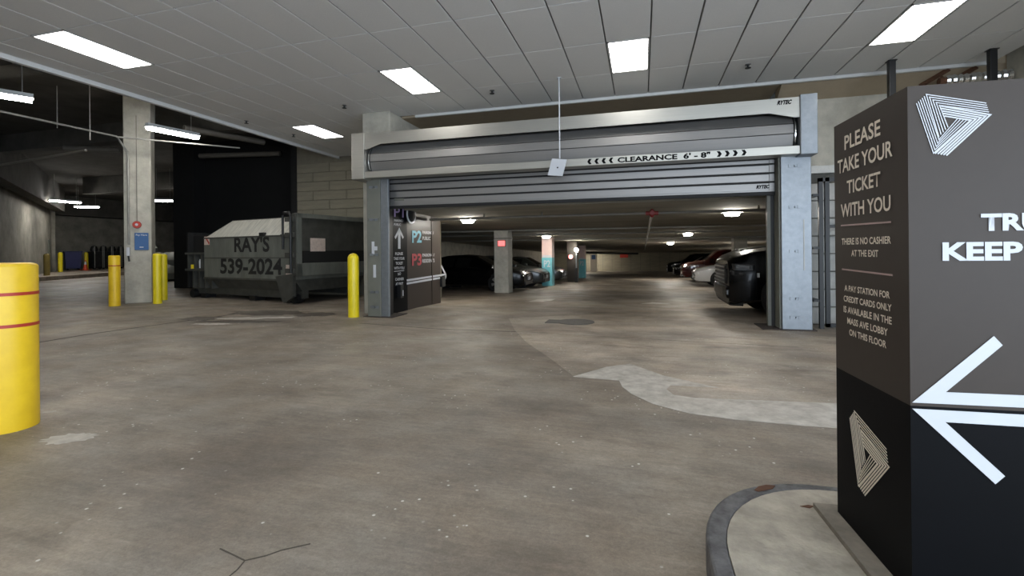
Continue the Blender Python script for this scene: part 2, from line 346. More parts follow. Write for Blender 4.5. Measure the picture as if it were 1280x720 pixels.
# troffers
L_lab = ['long troffer lamp in the tile ceiling nearest the dark loading bay', 'small far troffer lamp in the ceiling left of the rolling door', 'troffer lamp in the ceiling left of the hanging rod', 'square looking troffer lamp in the ceiling above the rolling door middle', 'troffer lamp in the ceiling above the big lane sign', 'troffer lamp cut by the top edge left of centre']
lab_rest = 'troffer lamp in the ceiling behind the viewer'
for k, (x0, x1, y0, y1) in enumerate(lamp_cells):
    t = thing('troffer_light', L_lab[k] if k < 6 else lab_rest, 'light', ((x0 + x1) / 2, (y0 + y1) / 2, ZC), 0, 'ceiling troffers')
    a, c = (x1 - x0) / 2 - .008, (y1 - y0) / 2 - .005
    q = MB(); q.box(-a, a, -c, -c + .025, -.004, .028); q.box(-a, a, c - .025, c, -.004, .028); q.box(-a, -a + .025, -c, c, -.004, .028); q.box(a - .025, a, -c, c, -.004, .028); q.build('frame', M_trim, t)
    MB().box(-a + .025, a - .025, -c + .025, c - .025, .002, .012).build('diffuser', M_lamp, t)

# ---- soffit, header beam, walls
b = MB(); b.box(-5.05, 2.42, 9.34, 10.9, ZC - .03, ZC + .1); b.prism([(2.42, 9.34, ZC - .03), (2.42, 9.34, ZC + .1), (2.42, 9.8, ZC + .1), (2.42, 9.8, 3.97)], (3.8, 0, 0)); struct('ceiling.001', b, M_brown_soffit, 'brown soffit between the tile ceiling and the concrete header')
b = MB(); b.box(-5.05, 2.42, 10.75, 11.15, 2.5, ZC); b.box(2.42, 6.2, 9.75, 10.0, 2.7, 4.0); struct('wall_header', b, M_conc, 'concrete header wall above the garage opening behind the rolling door')
b = MB(); b.box(6.2, 9, 9.4, 9.8, 2.3, 4.4); struct('wall_lintel', b, M_gceil, 'concrete wall above the hidden corner of the garage')
# left pier and inner wall with wayfinding
b = MB(); b.box(-5.70, -5.05, 8.82, 9.52, 0, ZC); struct('wall_pier', b, M_conc, 'concrete pier behind the left post of the rolling door', bevel=.02)
b = MB(); b.box(-5.45, -5.06, 9.52, 11.32, -.1, ZC); innerw = struct('wall_inner', b, M_conc, 'concrete wall inside the entrance with parking level signs')
MB().box(-5.07, -5.045, 8.84, 9.52, 0, 2.72).build('black_panel', M_sign_black, innerw)
MB().box(-5.07, -5.05, 9.52, 11.32, -.04, 2.72).build('brown_panel', M_sign_brown, innerw)
MB().box(-5.06, -5.035, 10.78, 10.83, 0, 2.72).build('conduit', M_sign_brown, innerw)
XW = -5.043
def wt(st, x0, x1, yt0, yb0, yb1, m, bold=0.0, name='lettering'):
    """text on the inner wall between pixel columns x0,x1; yb0/yb1 baseline at both ends, yt0 top at x0"""
    p, q, t = atx(x0, yb0, XW), atx(x1, yb1, XW), atx(x0, yt0, XW); text(name, st, p, q, t, m, innerw, bold)
wt('P1', 492.5, 504.5, 258.5, 271, 272.0, M_p1, .01); wt('PARKING /', 492.5, 504, 274, 277, 277.5, M_ltgrey, .02); wt('PUBLIC', 492.5, 501, 279, 282, 282.3, M_ltgrey, .02)
for st, xa, xb, y0, y1 in [('PLEASE', 494, 503.5, 315.5, 319), ('TAKE YOUR', 492, 505.5, 321.5, 325), ('TICKET', 494.5, 503.5, 327.5, 331), ('WITH YOU', 492.5, 505.3, 333.5, 337), ('NO', 497.3, 501, 341, 344.5), ('CASHIER', 494, 504.8, 347.5, 351), ('AT EXIT', 494.5, 503.8, 353.5, 357)]:
    wt(st, xa, xb, y0, y1, y1 - (.4 if y1 < 340 else .9), M_white, .02)
aw = lambda x, y: atx(x, y, XW)
MB().strip([aw(492.5, 339.3), aw(505, 338.2)], .012, (1, 0, 0), .003).build('rule_line', M_white, innerw)
MB().strip([aw(499, 311), aw(499, 288)], .10, (1, 0, 0), .003).build('up_arrow_stem', M_ltgrey, innerw)
MB().strip([aw(493.8, 297.5), aw(499, 287), aw(504, 297.5)], .06, (1, 0, 0), .003).build('up_arrow_head', M_ltgrey, innerw)
wt('P2', 515, 527, 288, 303.5, 303.3, M_p2, .03); wt('PARKING /', 528, 542, 288.5, 292.5, 293, M_ltgrey, .02); wt('PUBLIC', 528, 538, 295.5, 300, 300.2, M_ltgrey, .02)
wt('P3', 515, 527, 317, 332.5, 331.7, M_p3, .03); wt('PARKING /', 528, 543, 317, 321, 320.5, M_ltgrey, .02); wt('RESIDENTS', 528, 543, 324, 328.5, 327.7, M_ltgrey, .02)
MB().strip([aw(508.5, 350.5), aw(557, 343)], .045, (1, 0, 0), .003).build('arrow_line', M_white, innerw)
MB().strip([aw(508.5, 354.5), aw(557, 346.2)], .045, (1, 0, 0), .003).build('arrow_line', M_white, innerw)
MB().strip([aw(551.5, 332), aw(557.2, 343.5), aw(557.2, 345.5), aw(553, 358)], .06, (1, 0, 0), .003).build('arrow_head', M_white, innerw)
p = atx(513, 268, -5.0); t = thing('convex_mirror', 'small dark round mirror with bright rim on the wall near the purple level number', 'mirror', (-5.04, p.y, p.z))
MB().lathe([(.16, 0), (.2, .05), (.12, .11), (.02, .13)], 20, (0, 0, 0), 'x').build('dome', M_black, t, True); MB().lathe([(.2, .045), (.215, .055), (.215, .07), (.2, .07)], 20, (0, 0, 0), 'x').build('rim', M_white, t, True)
p = atx(498, 364, XW); t = thing('wall_switch_box', 'small black switch box with pale button low on the black wall panel', 'switch', (-5.043, p.y, p.z))
MB().box(0, .09, -.06, .06, -.14, .14).build('box', M_black, t); MB().box(.09, .095, .015, .05, -.1, .02).build('button', M_white, t)
p = atx(552, 352, XW); tag(MB().box(-5.045, -4.98, p.y - .1, p.y + .1, p.z - .13, p.z + .13).build('outlet_box', M_black), 'small black box on the inner wall under the white arrow tip', 'box')

# right side: block wall, right wall, header continues
b = MB(); b.box(2.62, 5.6, 9.12, 9.3, 0, 2.55); cmu = struct('wall_block', b, M_mortar, 'pale concrete block wall behind the black gate right of the rolling door')
bk = {}
def block(L, parent, loc, m, h=.29, d=.06):
    key = (round(L, 2), m.name, h)
    if key not in bk:
        q = MB(); e = .008; a = L / 2 - .006; z = h / 2 - .006
        q.add([(-a, 0, -z), (a, 0, -z), (a, 0, z), (-a, 0, z), (-a + e, -d, -z + e), (a - e, -d, -z + e), (a - e, -d, z - e), (-a + e, -d, z - e)], [(4, 5, 6, 7), (0, 1, 5, 4), (1, 2, 6, 5), (2, 3, 7, 6), (3, 0, 4, 7)])
        o = q.build('block', m, parent); bk[key] = o.data
    else:
        o = bpy.data.objects.new('block', bk[key]); COL.objects.link(o); o.parent = parent
    o.location = loc
def courses(parent, x0, x1, Y, z0, z1, m, L=.6, h=.29, d=.03):
    k = 0; z = z0
    while z + h <= z1 + .01:
        x = x0 - (L / 2 if k % 2 else 0)
        while x < x1 - .02:
            a, c = max(x, x0), min(x + L, x1)
            if c - a > .05: block(round(c - a, 2), parent, ((a + c) / 2, Y, z + h / 2), m, h, d)
            x += L
        z += h; k += 1
courses(cmu, 2.62, 5.6, 9.12, 0, 2.55, M_cmu, .6, .3)
b = MB(); b.box(2.62, 5.6, 9.0, 9.35, 2.55, 2.68); struct('trim_3', b, M_cmu, 'pale concrete ledge on top of the block wall', bevel=.01)
b = MB(); b.box(5.6, 5.85, 3.5, 9.3, 0, ZC + .2); b.box(5.85, 9.3, 3.5, 3.8, 0, 5.6); struct('wall_right', b, M_conc, 'concrete wall along the right side of the lane')
b = MB(); b.box(5.9, 6.2, 9.3, 10.75, 0, ZC); struct('wall_return', b, M_conc, 'concrete return wall right of the garage mouth')
# wall behind dumpster
b = MB(); b.box(-10.5, -5.75, 12.6, 12.9, -.1, ZC + 1.4); bw = struct('wall_back', b, M_mortar_b, 'concrete wall with long courses behind the dumpster')
courses(bw, -10.5, -5.8, 12.6, .9, 4.3, M_conc_b, 1.2, .29, .02)
b = MB(); b.prism([(-5.70, 9.52, -.1), (-5.45, 9.52, -.1), (-5.45, 11.3, -.1), (-5.72, 12.9, -.1), (-5.95, 12.6, -.1)], (0, 0, ZC + .1)); struct('wall_side', b, M_conc_b, 'concrete side wall between the pier and the back wall')
b = MB(); b.box(-10.75, -10.5, 12.62, 15, 0, 5.6); b.box(-16.3, -10.5, 14.5, 14.9, 0, 5.6); b.box(-17.3, -16.3, 14.0, 14.9, 0, 5.6); struct('wall_dock', b, M_unlit_wall, 'wall coloured black for the unlit dock recess behind the dumpster')
# dark loading area on the left
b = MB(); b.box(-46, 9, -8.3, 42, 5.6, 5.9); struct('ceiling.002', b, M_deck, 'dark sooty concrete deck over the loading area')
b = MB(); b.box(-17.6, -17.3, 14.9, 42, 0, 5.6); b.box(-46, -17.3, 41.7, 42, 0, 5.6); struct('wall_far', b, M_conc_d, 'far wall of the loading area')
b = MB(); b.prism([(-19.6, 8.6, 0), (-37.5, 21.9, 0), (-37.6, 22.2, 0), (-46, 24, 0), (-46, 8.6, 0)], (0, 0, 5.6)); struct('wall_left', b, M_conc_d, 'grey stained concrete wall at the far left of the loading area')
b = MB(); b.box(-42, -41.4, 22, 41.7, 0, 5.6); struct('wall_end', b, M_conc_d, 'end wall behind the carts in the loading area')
b = MB(); b.box(-19.9, -.7, -8.3, -8, 0, 5.6); b.box(-.7, 9, -8.3, -8, 3.6, 5.6); b.box(-19.9, -19.6, -8, 8.7, 0, 5.6); b.box(9, 9.3, -8.3, 3.5, 3.6, 5.6); struct('wall_front', b, M_conc, 'wall around the street entrance behind the viewer')
b = MB(); b.prism([(-27.6, 14.6, 0), (-29.0, 16.0, 0), (-31.3, 21.2, 0), (-31.3, 41, 0), (-41.4, 41, 0), (-41.4, 22, 0), (-37.6, 21.9, 0)], (0, 0, .2)); struct('floor.002', b, M_floor, 'raised concrete apron in front of the far carts')
b = MB(); b.box(-9.6, -9.3, -8, 12.6, 5.2, 5.6); b.box(-25, -9.3, 11.4, 11.8, 5.0, 5.6); b.box(-30, -14, 19, 19.5, 4.7, 5.6); b.box(-40, -12, 6.4, 6.9, 5.1, 5.6); struct('ceiling_beam', b, M_deck, 'dark beams under the deck of the loading area')

d_ = Vector((-17.9, 13.3, 0)).normalized(); n_ = Vector((-d_.y, d_.x, 0)) * -1
P0 = Vector((-19.42, 8.84, 4.1)); b = MB(); b.prism([P0, P0 + d_ * 21, P0 + d_ * 21 + n_ * .5, P0 + n_ * .5], (0, 0, 1.5)); b.box(-41.4, -40.2, 23, 41.7, 4.2, 5.6); struct('ceiling_beam.001', b, M_deck, 'deep dark beam along the top of the far loading bay walls')
# low garage behind the door
CZ = lambda Y: 2.16 - SL * (Y - 11.4)
b = MB()
for x0_, y0_, y1_ in ((-5.05, 9.4, 11.3), (-5.45, 11.3, 12.9), (-10.5, 12.9, 66)): b.prism([(x0_, y0_, CZ(y0_)), (9, y0_, CZ(y0_)), (9, y1_, CZ(y1_)), (x0_, y1_, CZ(y1_))], (0, 0, .28))
struct('ceiling.003', b, M_gceil, 'low concrete ceiling of the parking garage')
b = MB(); b.box(-10.8, -10.5, 15.0, 66, -1.7, 2.6); b.box(-10.5, -10.45, 12.9, 15.0, -.3, 2.6); struct('wall_garage_left', b, M_conc, 'left wall of the parking garage behind parked cars')
b = MB(); b.box(9, 9.3, 9.3, 66, -1.7, 4.4); struct('wall_garage_right', b, M_conc, 'right wall of the parking garage behind parked cars')
b = MB(); b.box(-10.5, 9, 58, 58.4, -1.7, 1.6); gb = struct('wall_garage_end', b, M_conc_b, 'concrete end wall of the parking garage with vertical joints')
for k in range(17): MB().box(-9 + k * 1.1, -8.97 + k * 1.1, 57.97, 58, -1.6, 1.2).build('joint', M_mortar, gb)

# ================================================================== ROLLING DOOR
rd = thing('rolling_door', 'large aluminium rolling door with its curtain partly raised under a steel hood', 'door', (-1.45, 8.4, 0))
Yp, Yh = 8.38, 8.15
xl0, xl1 = -5.33, -5.03; xr0, xr1 = 2.14, 2.57
HB, HT = 2.75, 3.64
HX0, HX1 = -5.50, 2.585
lp = MB().box(xl0, xl1, Yp, 8.84, 0, HB + .1).build('post', M_grey_paint, rd, bevel=.008, world=True); lp['label'] = 'dull grey steel post on the left'
MB().box(xl1, -4.86, Yp + .02, 8.46, 0, HB + .1).build('guide_cover', M_galv, rd, bevel=.008, world=True)
MB().box(xl1, -4.97, 8.46, 8.76, 0, HB + .1).build('guide_channel', M_black, rd, world=True)
rp = MB().box(xr0, xr1, Yp, 8.9, 0, HB + .1).build('post', M_galv, rd, bevel=.008, world=True)
MB().box(2.115, 2.14, 8.42, 8.8, 0, HB + .1).build('guide_cover', M_grey_paint, rd, bevel=.005, world=True)
MB().box(2.06, 2.115, 8.69, 8.80, 0, HB + .1).build('guide_channel', M_black, rd, world=True)
MB().box(2.01, 2.06, 8.69, 8.78, 0, HB + .1).build('guide_channel', M_grey_paint, rd, world=True)
MB().box(1.85, 2.62, 8.33, 8.95, 0, .015).build('base_plate', M_plate, rd, world=True); MB().box(-5.4, -4.75, 8.33, 8.95, 0, .015).build('base_plate', M_plate, rd, world=True)
for x, pst in ((2.35, rp), (-5.17, lp)):
    for z in (.2, .5, 1.25, 1.95, 2.6):
        q = MB(); q.box(x - .10, x - .03, Yp - .012, Yp, z - .025, z + .025); q.box(x + .02, x + .09, Yp - .012, Yp, z - .025, z + .025); q.lathe([(.018, -.03), (.018, 0)], 8, (x - .005, Yp, z), 'y'); q.build('bracket', M_galv, pst, world=rd)
MB().box(xr1 - .12, xr1 - .105, Yp - .006, Yp, .95, 1.75).build('wire_guard', M_pipe, rd, world=True)
for (xx, za, zb) in ((466.5, 302, 318), (470, 308, 313), (468.5, 331, 347)):
    a, c = aty(xx - 1.6, za, Yp), aty(xx + 1.6, zb, Yp); MB().box(a.x, c.x, Yp - .01, Yp, c.z, a.z).build('placard', M_ltgrey, rd, world=True)
# hood
XL, XR = -5.22, 2.35
q = MB(); q.box(HX0, XL, Yh - .03, 8.95, HB - .02, HT); q.build('hood_bracket', M_steel, rd, bevel=.01, world=True)
q = MB(); q.box(XR, HX1, Yh - .03, 8.95, HB - .02, HT + .01); q.build('hood_bracket', M_galv, rd, bevel=.01, world=True)
zt, zb_ = 3.40, 2.875
q = MB(); q.prism([(XL, Yh, HT - .02), (XL, Yh, zt - .09), (XL + .05, Yh, zt - .09), (XL + .35, Yh, zt), (XR - .42, Yh, zt), (XR - .07, Yh, zt - .09), (XR, Yh, zt - .09), (XR, Yh, HT - .02)], (0, .02, 0)); q.box(XL, XR, Yh + .02, 8.95, HT - .04, HT - .02); q.build('hood_top_panel', M_steel, rd, world=True)
q = MB(); q.box(XL, XR, Yh, Yh + .02, HB, zb_); q.box(XL, XR, Yh + .02, 8.45, HB, HB + .02); q.build('hood_bottom_panel', M_steel, rd, bevel=.004, world=True)
q = MB(); q.box(XL, XR, 8.93, 8.95, HB + .1, HT - .04); q.build('hood_back', M_grey_paint, rd, world=True)
# spiral roll slats, curved faces round an axle
ax, az, rr = 8.64, 3.12, .40
angs = [(-58, -34.5), (-32.5, -6.3), (-4.3, 16.5), (18.5, 46), (48, 70)]
MB().lathe([(rr - .035, XL + .02), (rr - .035, XR - .02)], 40, (0, ax, az), 'x').build('roll_core', M_rubber, rd, True, world=True)
for a0, a1 in angs:
    q = MB(); n = 1
    vs = []
    for i in range(n + 1):
        a = R(a0 + (a1 - a0) * i / n)
        y, z = ax - rr * math.cos(a), az + rr * math.sin(a); yi, zi = ax - (rr - .032) * math.cos(a), az + (rr - .032) * math.sin(a)
        vs += [(XL + .06, y, z), (XR - .06, y, z), (XL + .06, yi, zi), (XR - .06, yi, zi)]
    fs = []
    for i in range(n):
        o = 4 * i; fs += [(o, o + 4, o + 5, o + 1), (o + 2, o + 3, o + 7, o + 6), (o, o + 2, o + 6, o + 4), (o + 1, o + 5, o + 7, o + 3)]
    fs += [(0, 1, 3, 2), (4 * n, 4 * n + 2, 4 * n + 3, 4 * n + 1)]
    q.add(vs, fs); q.build('roll_slat', M_slat, rd, world=True)
for xx in (XL + .03, XR - .045):
    MB().lathe([(rr + .02, 0), (rr + .02, .015)], 40, (xx, ax, az), 'x').build('roll_disc', M_chrome, rd, True, world=True)
# hanging curtain
Yc = 8.62; DB = 2.245; pitch = .148
for k in range(4):
    z0 = DB + k * pitch + .012; q = MB(); q.box(-4.95, 2.11, Yc, Yc + .03, z0, z0 + pitch - .030); q.build('curtain_slat', M_slat, rd, bevel=.006, world=True)
    for xx in (2.03, ): MB().box(xx, xx + .075, Yc - .015, Yc, z0, z0 + pitch - .030).build('hinge_strip', M_slat, rd, world=True)
q = MB(); q.box(-4.95, 2.11, Yc + .008, Yc + .022, DB, HB + .15); q.build('rubber_hinges', M_rubber, rd, world=True)
q = MB(); q.box(-4.95, 2.11, Yc - .005, Yc + .045, DB - .01, DB + .012); q.build('bottom_bar', M_slat, rd, world=True)
q = MB(); q.box(-4.95, 2.11, Yc - .01, Yc + .04, DB - .07, DB - .01); q.build('bottom_seal', M_rubber, rd, world=True)
p = [aty(x, y, Yc) for x, y in ((493, 251), (505, 251), (493, 248))]; MB().prism([p[0], p[1], p[1] + (p[2] - p[0]), p[2]], (0, -.004, 0)).build('name_plate', M_grey_paint, rd, world=True)
# lettering on the hood and curtain
Yt = Yh - .001
def dt(st, a, bq, h, m, Y, bold=0.0, slant=0, name='lettering'):
    p, q_ = aty(*a, Y), aty(*bq, Y); q_ = Vector((q_.x, Y, p.z)); text(name, st, p, q_, p + Vector((slant, 0, h)), m, rd, bold)
p = aty(772, 206.5, Yt); x2 = aty(888, 200, Yt).x; zbase = HB + .018; hh = .092
text('lettering', 'CLEARANCE  6\' - 8"', (p.x, Yt, zbase), (x2, Yt, zbase), (p.x, Yt, zbase + hh), M_sign_black, rd, .04)
for xs, sg in (((737, 746, 755, 764), -1), ((899, 909, 919, 930), 1)):
    for xx in xs:
        c0 = aty(xx, 203, Yt).x; z = zbase + hh / 2; w2 = .036
        MB().prism([(c0 - w2 * sg, Yt, z + .045), (c0 + .3 * w2 * sg, Yt, z + .045), (c0 + 1.1 * w2 * sg, Yt, z), (c0 + .3 * w2 * sg, Yt, z - .045), (c0 - w2 * sg, Yt, z - .045), (c0 - .2 * w2 * sg, Yt, z)], (0, -.002, 0)).build('chevron', M_sign_black, rd, world=True)
pa = aty(971, 131, Yt); dt('RYTEC', (971, 131.5), (988.5, 130), .07, M_sign_black, Yt, .06, .02)
dt('RYTEC', (945, 236.2), (961, 235.4), .062, M_sign_black, Yc - .003, .06, .016)

# ---- hanging rod with plate
p = atz(700, 100, ZC); t = thing('hanging_sensor', 'white square plate hanging on a thin rod before the rolling door', 'sensor', (p.x, 8.0, ZC))
MB().tube([(0, 0, 0), (0, 0, -1.38)], .012, 8).build('rod', M_white, t, True); MB().lathe([(.04, -.015), (.04, 0)], 14).build('ceiling_flange', M_white, t)
q = MB(); pts = [aty(x, y, 7.97) - Vector((p.x, 8.0, ZC)) for x, y in ((690, 198), (708.5, 199.5), (703, 220), (684.5, 219))]; q.prism(pts, (0, .03, 0)); q.build('plate', M_white, t)
cc = aty(697, 209.5, 7.965) - Vector((p.x, 8.0, ZC)); MB().lathe([(.014, -.004), (.014, 0)], 12, cc, 'y').build('lens', M_black, t)
# ---- sprinklers
for (x, y), lb in zip([(430.5, 131.5), (615, 113), (935, 80.5), (308, 151), (367, 168)], ['small black sprinkler head in the ceiling left of the door hood', 'small black sprinkler head in the ceiling above the left half of the door', 'small black sprinkler head in the ceiling above the right end of the door', 'faint sprinkler head in the ceiling near the left trim', 'faint sprinkler head beside the small far troffer lamp']):
    p = atz(x, y, ZC); t = thing('fire_sprinkler', lb, 'sprinkler', (p.x, p.y, ZC), 0, 'ceiling sprinklers')
    MB().lathe([(.045, -.006), (.045, 0)], 16).build('escutcheon', M_grid, t); MB().lathe([(.016, -.05), (.02, -.006)], 10).build('body', M_black, t); MB().lathe([(.045, -.062), (.045, -.055), (.012, -.05)], 14).build('deflector', M_black, t)
# ---- two poles hanging from the ceiling behind the sign
for (x, y), lb in zip([(1114, 76), (1240, 62)], ['black pole hanging from the ceiling behind the left end of the lane sign', 'black pole hanging from the ceiling further right behind the lane sign']):
    p = atz(x, y, ZC); t = thing('ceiling_pole', lb, 'pole', (p.x, p.y, ZC), 0, 'black ceiling poles')
    MB().box(-.045, .045, -.045, .045, -1.7, 0).build('tube', M_black, t, bevel=.006); MB().box(-.06, .06, -.06, .06, -.012, 0).build('flange', M_black, t)
# duct under the sloped soffit
sn = Vector((0, 3.97 - 4.22, -.46)).normalized(); sp0 = Vector((3, 9.34, 4.22))
sP = lambda x, y: onplane(x, y, sp0 + sn * .004, sn)
for k, (a_, c_2) in enumerate([((1150, 106.5), (1186, 85.5)), ((1182, 104), (1221, 82.5))]):
    tag(MB().strip([sP(*a_), sP(*c_2)], .07, sn, .035).build('soffit_batten', M_rust), ['thin dark brown batten on the soffit left of the silver duct', 'thin dark brown batten on the soffit touching the silver duct'][k], 'batten')
p0, p1 = aty(1194, 101, 9.2), aty(1248, 95, 9.2); dv = p1 - p0
t = thing('foil_duct', 'crumpled silver duct hanging under the soffit above the lane sign', 'duct', (p0 + p1) / 2)
prof = [(.085 + .018 * (i_ % 2) + random.uniform(-.014, .014), -.42 + i_ * .04) for i_ in range(22)]
MB().lathe(prof, 16, (0, 0, 0), 'x').build('duct', M_chrome, t); MB().lathe([(.06, -.50), (.06, -.42)], 16, (0, 0, 0), 'x').build('collar', M_rust, t)
MB().tube([(-.42, 0, .02), (-.42, .1, .12)], .02).build('strap', M_rust, t)

# ================================================================== BLACK GATE right of door
t = thing('black_gate', 'black metal gate post and frame between the rolling door and lane sign', 'gate', (2.8, 8.62, 0))
q = MB(); q.box(2.74, 2.80, 8.6, 8.66, .03, 2.42); q.box(2.83, 2.89, 8.6, 8.66, .03, 2.42); q.build('post', M_black, t, world=True)
MB().box(2.74, 4.4, 8.6, 8.66, 2.36, 2.42).build('top_rail', M_black, t, world=True); MB().box(2.83, 4.4, 8.6, 8.66, .03, .09).build('bottom_rail', M_black, t, world=True); MB().box(2.89, 4.4, 8.61, 8.65, 1.62, 1.67).build('middle_rail', M_black, t, world=True)
for k in range(10): MB().box(3.0 + k * .14, 3.02 + k * .14, 8.62, 8.64, .09, 2.36).build('picket', M_black, t, world=True)
MB().box(4.36, 4.42, 8.6, 8.66, 0, 2.42).build('post', M_black, t, world=True); MB().box(2.74, 2.80, 8.6, 8.66, 0, .03).build('foot', M_black, t, world=True)
for z in (.45, 1.30, 2.15): MB().box(2.66, 2.75, 8.61, 9.10, z - .02, z + .02).build('bracket', M_black, t, world=True)

# ================================================================== LANE SIGN AND KERB ISLAND
def island_outline(off):
    x0, x1, yt = .235 + off, 2.35 - off, 2.60 - off * .7; pts = [(x0, -7.5)]; r1, r2 = .56, .62
    for i in range(13):
        a = R(180 - 90 * i / 12); pts.append((x0 + r1 + r1 * math.cos(a), yt - r2 + r2 * math.sin(a)))
    for i in range(13):
        a = R(90 - 90 * i / 12); pts.append((x1 - r1 + r1 * math.cos(a), yt - r2 + r2 * math.sin(a)))
    pts.append((x1, -7.5)); return pts
isl = thing('kerb_island', 'raised concrete traffic island with a dark painted kerb under the lane sign', 'island', (1.2, 0, 0))
oo, ii = island_outline(0), island_outline(.072); q = MB(); n = len(oo)
q.add([(x, y, 0) for x, y in oo] + [(x, y, .15) for x, y in oo] + [(x, y, .152) for x, y in ii] + [(x, y, 0) for x, y in ii], [(i, i + 1, n + i + 1, n + i) for i in range(n - 1)] + [(n + i, n + i + 1, 2 * n + i + 1, 2 * n + i) for i in range(n - 1)] + [(2 * n + i, 2 * n + i + 1, 3 * n + i + 1, 3 * n + i) for i in range(n - 1)] + [(0, n, 2 * n, 3 * n), (n - 1, 2 * n - 1, 3 * n - 1, 4 * n - 1)])
q.build('kerb', M_kerb, isl, world=True, bevel=.012)
MB().prism([(x, y, 0) for x, y in ii], (0, 0, .151)).build('infill', M_island, isl, world=True)
q = MB(); P = [atz(x, y, .153) for x, y in ((943, 613), (948, 608.5), (958, 606.5), (969, 607.5), (966, 611), (955, 613.5), (948, 614.5))]; q.prism(P, (0, 0, .003)); q.build('chipped_patch', M_rust, isl, world=True)
q = MB(); P = [atz(x, y, .152) for x, y in ((1000, 633), (1010, 631.5), (1018, 633), (1012, 635.5))]; q.prism(P, (0, 0, .002)); q.build('rust_mark', M_rust, isl, world=True)
TH = R(3.5); e1 = Vector((math.cos(TH), math.sin(TH), 0)); e2 = Vector((-math.sin(TH), math.cos(TH), 0))
ZB, ZT, ZM = .172, 1.816, .79
Bp = Vector((.796, 2.312, 0)); Cp = Vector((.8272, 1.80195, 0)); LW = (Bp - Cp).length; SW = .66
pad = MB(); o = Cp - e1 * .072 - e2 * .3; pad.prism([o + Vector((0, 0, .15)), o + e1 * (SW + .15) + Vector((0, 0, .15)), o + e1 * (SW + .15) + e2 * (LW + .36) + Vector((0, 0, .15)), o + e2 * (LW + .36) + Vector((0, 0, .15))], (0, 0, .022)); pad.build('sign_pad', M_pad, isl, world=True)
sg = thing('lane_sign', 'tall taupe and black box sign with big white arrow on the traffic island', 'sign', (Cp.x, Cp.y, ZB), TH)
MB().box(0, SW, 0, LW, ZM - ZB, ZT - ZB).build('upper_box', M_sign_brown, sg); MB().box(0, SW, 0, LW, 0, ZM - ZB).build('lower_box', M_sign_black, sg)
fP = lambda x, y: onplane(x, y, Cp - e2 * .0015, e2)      # front face
lP = lambda x, y: onplane(x, y, Cp - e1 * .0015, e1)      # left face
def ft(st, x0, x1, yt, yb, m, bold, wdt=None):
    a, bq, tp = fP(x0, yb), fP(x1, yb), fP(x0, yt); bq = a + e1 * ((bq - a).length if wdt is None else wdt); text('lettering', st, a, bq, Vector((a.x, a.y, tp.z)), m, sg, bold, .001)
kw = (fP(1272, 326) - fP(1178, 326)).length
ft('KEEP LEFT', 1178, 0, 303, 326, M_white, .04, kw * 2.22); ft('TRUCKS', 1226, 0, 267, 289, M_white, .04, kw * 1.62)
def lt(st, x0, x1, y0t, y0b, m, bold):
    a, tp, bq = lP(x0, y0b), lP(x0, y0t), lP(x1, 300); a2 = Vector((a.x, a.y, a.z)); b2 = Vector((bq.x, bq.y, a.z)); text('lettering', st, a2, b2, Vector((a.x, a.y, tp.z)), m, sg, bold, .001)
for st, x0, x1, yt, yb in [('PLEASE', 1056, 1102, 170, 188), ('TAKE YOUR', 1047.5, 1117, 201, 218), ('TICKET', 1059, 1101.5, 226, 242.5), ('WITH YOU', 1051.5, 1114, 255.5, 272)]: lt(st, x0, x1, yt, yb, M_cream, .018)
for st, x0, x1, yt, yb in [('THERE IS NO CASHIER', 1052.5, 1114, 298, 306), ('AT THE EXIT', 1064.5, 1098, 312.5, 320.3)]: lt(st, x0, x1, yt, yb, M_cream, .02)
for st, x0, x1, yt, yb in [('A PAY STATION FOR', 1056, 1112, 356, 363.5), ('CREDIT CARDS ONLY', 1055, 1114, 369, 376.5), ('IS AVAILABLE IN THE', 1055, 1114, 382, 390), ('MASS AVE LOBBY', 1059.5, 1109, 396.5, 404.5), ('ON THIS FLOOR', 1062, 1107, 411, 419)]: lt(st, x0, x1, yt, yb, M_cream, .02)
MB().strip([lP(1051.5, 282), lP(1114, 277.5)], .006, -e1, .0015).build('rule_line', M_mauve, sg, world=True)
MB().strip([lP(1053, 336.5), lP(1116, 344)], .006, -e1, .0015).build('rule_line', M_mauve, sg, world=True)
# big arrow on the front
z0 = Vector((0, 0, 1))
def arrow(pts): q = MB(); q.prism([fP(*p) for p in pts], -e2 * .0015); return q
farR = 1420
arrow([(1140, 503), (1242, 420), (1253, 431.5), (1182, 490), (farR, 500), (farR, 516)]).build('arrow_upper_half', M_white, sg, world=True)
arrow([(1140, 510.5), (farR, 526), (farR, 542), (1181.5, 527.5), (1256, 595), (1244, 605)]).build('arrow_lower_half', M_white, sg, world=True)
# striped triangle emblem: three sets of nested chevrons (crop px of the front emblem)
def lerp(a, b, t): return (a[0] + (b[0] - a[0]) * t, a[1] + (b[1] - a[1]) * t)
SETS = [((672, 190), (693, 262), (180, 118), (288, 207), (284, 468), (358, 388), .0028), ((100, 190), (163, 133), (240, 600), (284, 490), (537, 332), (437, 316), .0026), ((292, 212), (328, 295), (705, 285), (548, 330), (345, 618), (252, 602), .0046)]
def emblem(mapf, nrm, par, k, m):
    for a0, a1, b0, b1, c0, c1, wd in SETS:
        for i in range(5):
            t = i / 4; pts = [mapf(lerp(a0, a1, t)), mapf(lerp(b0, b1, t)), mapf(lerp(c0, c1, t))]
            MB().strip(pts, wd * k, nrm, .0012).build('emblem_stripe', m, par, world=True)
emblem(lambda p: fP(1130 + p[0] / 6.546, 100 + p[1] / 6.546), -e2, sg, 1.0, M_white)
s0 = [Vector((.052, 0, 1.787))]
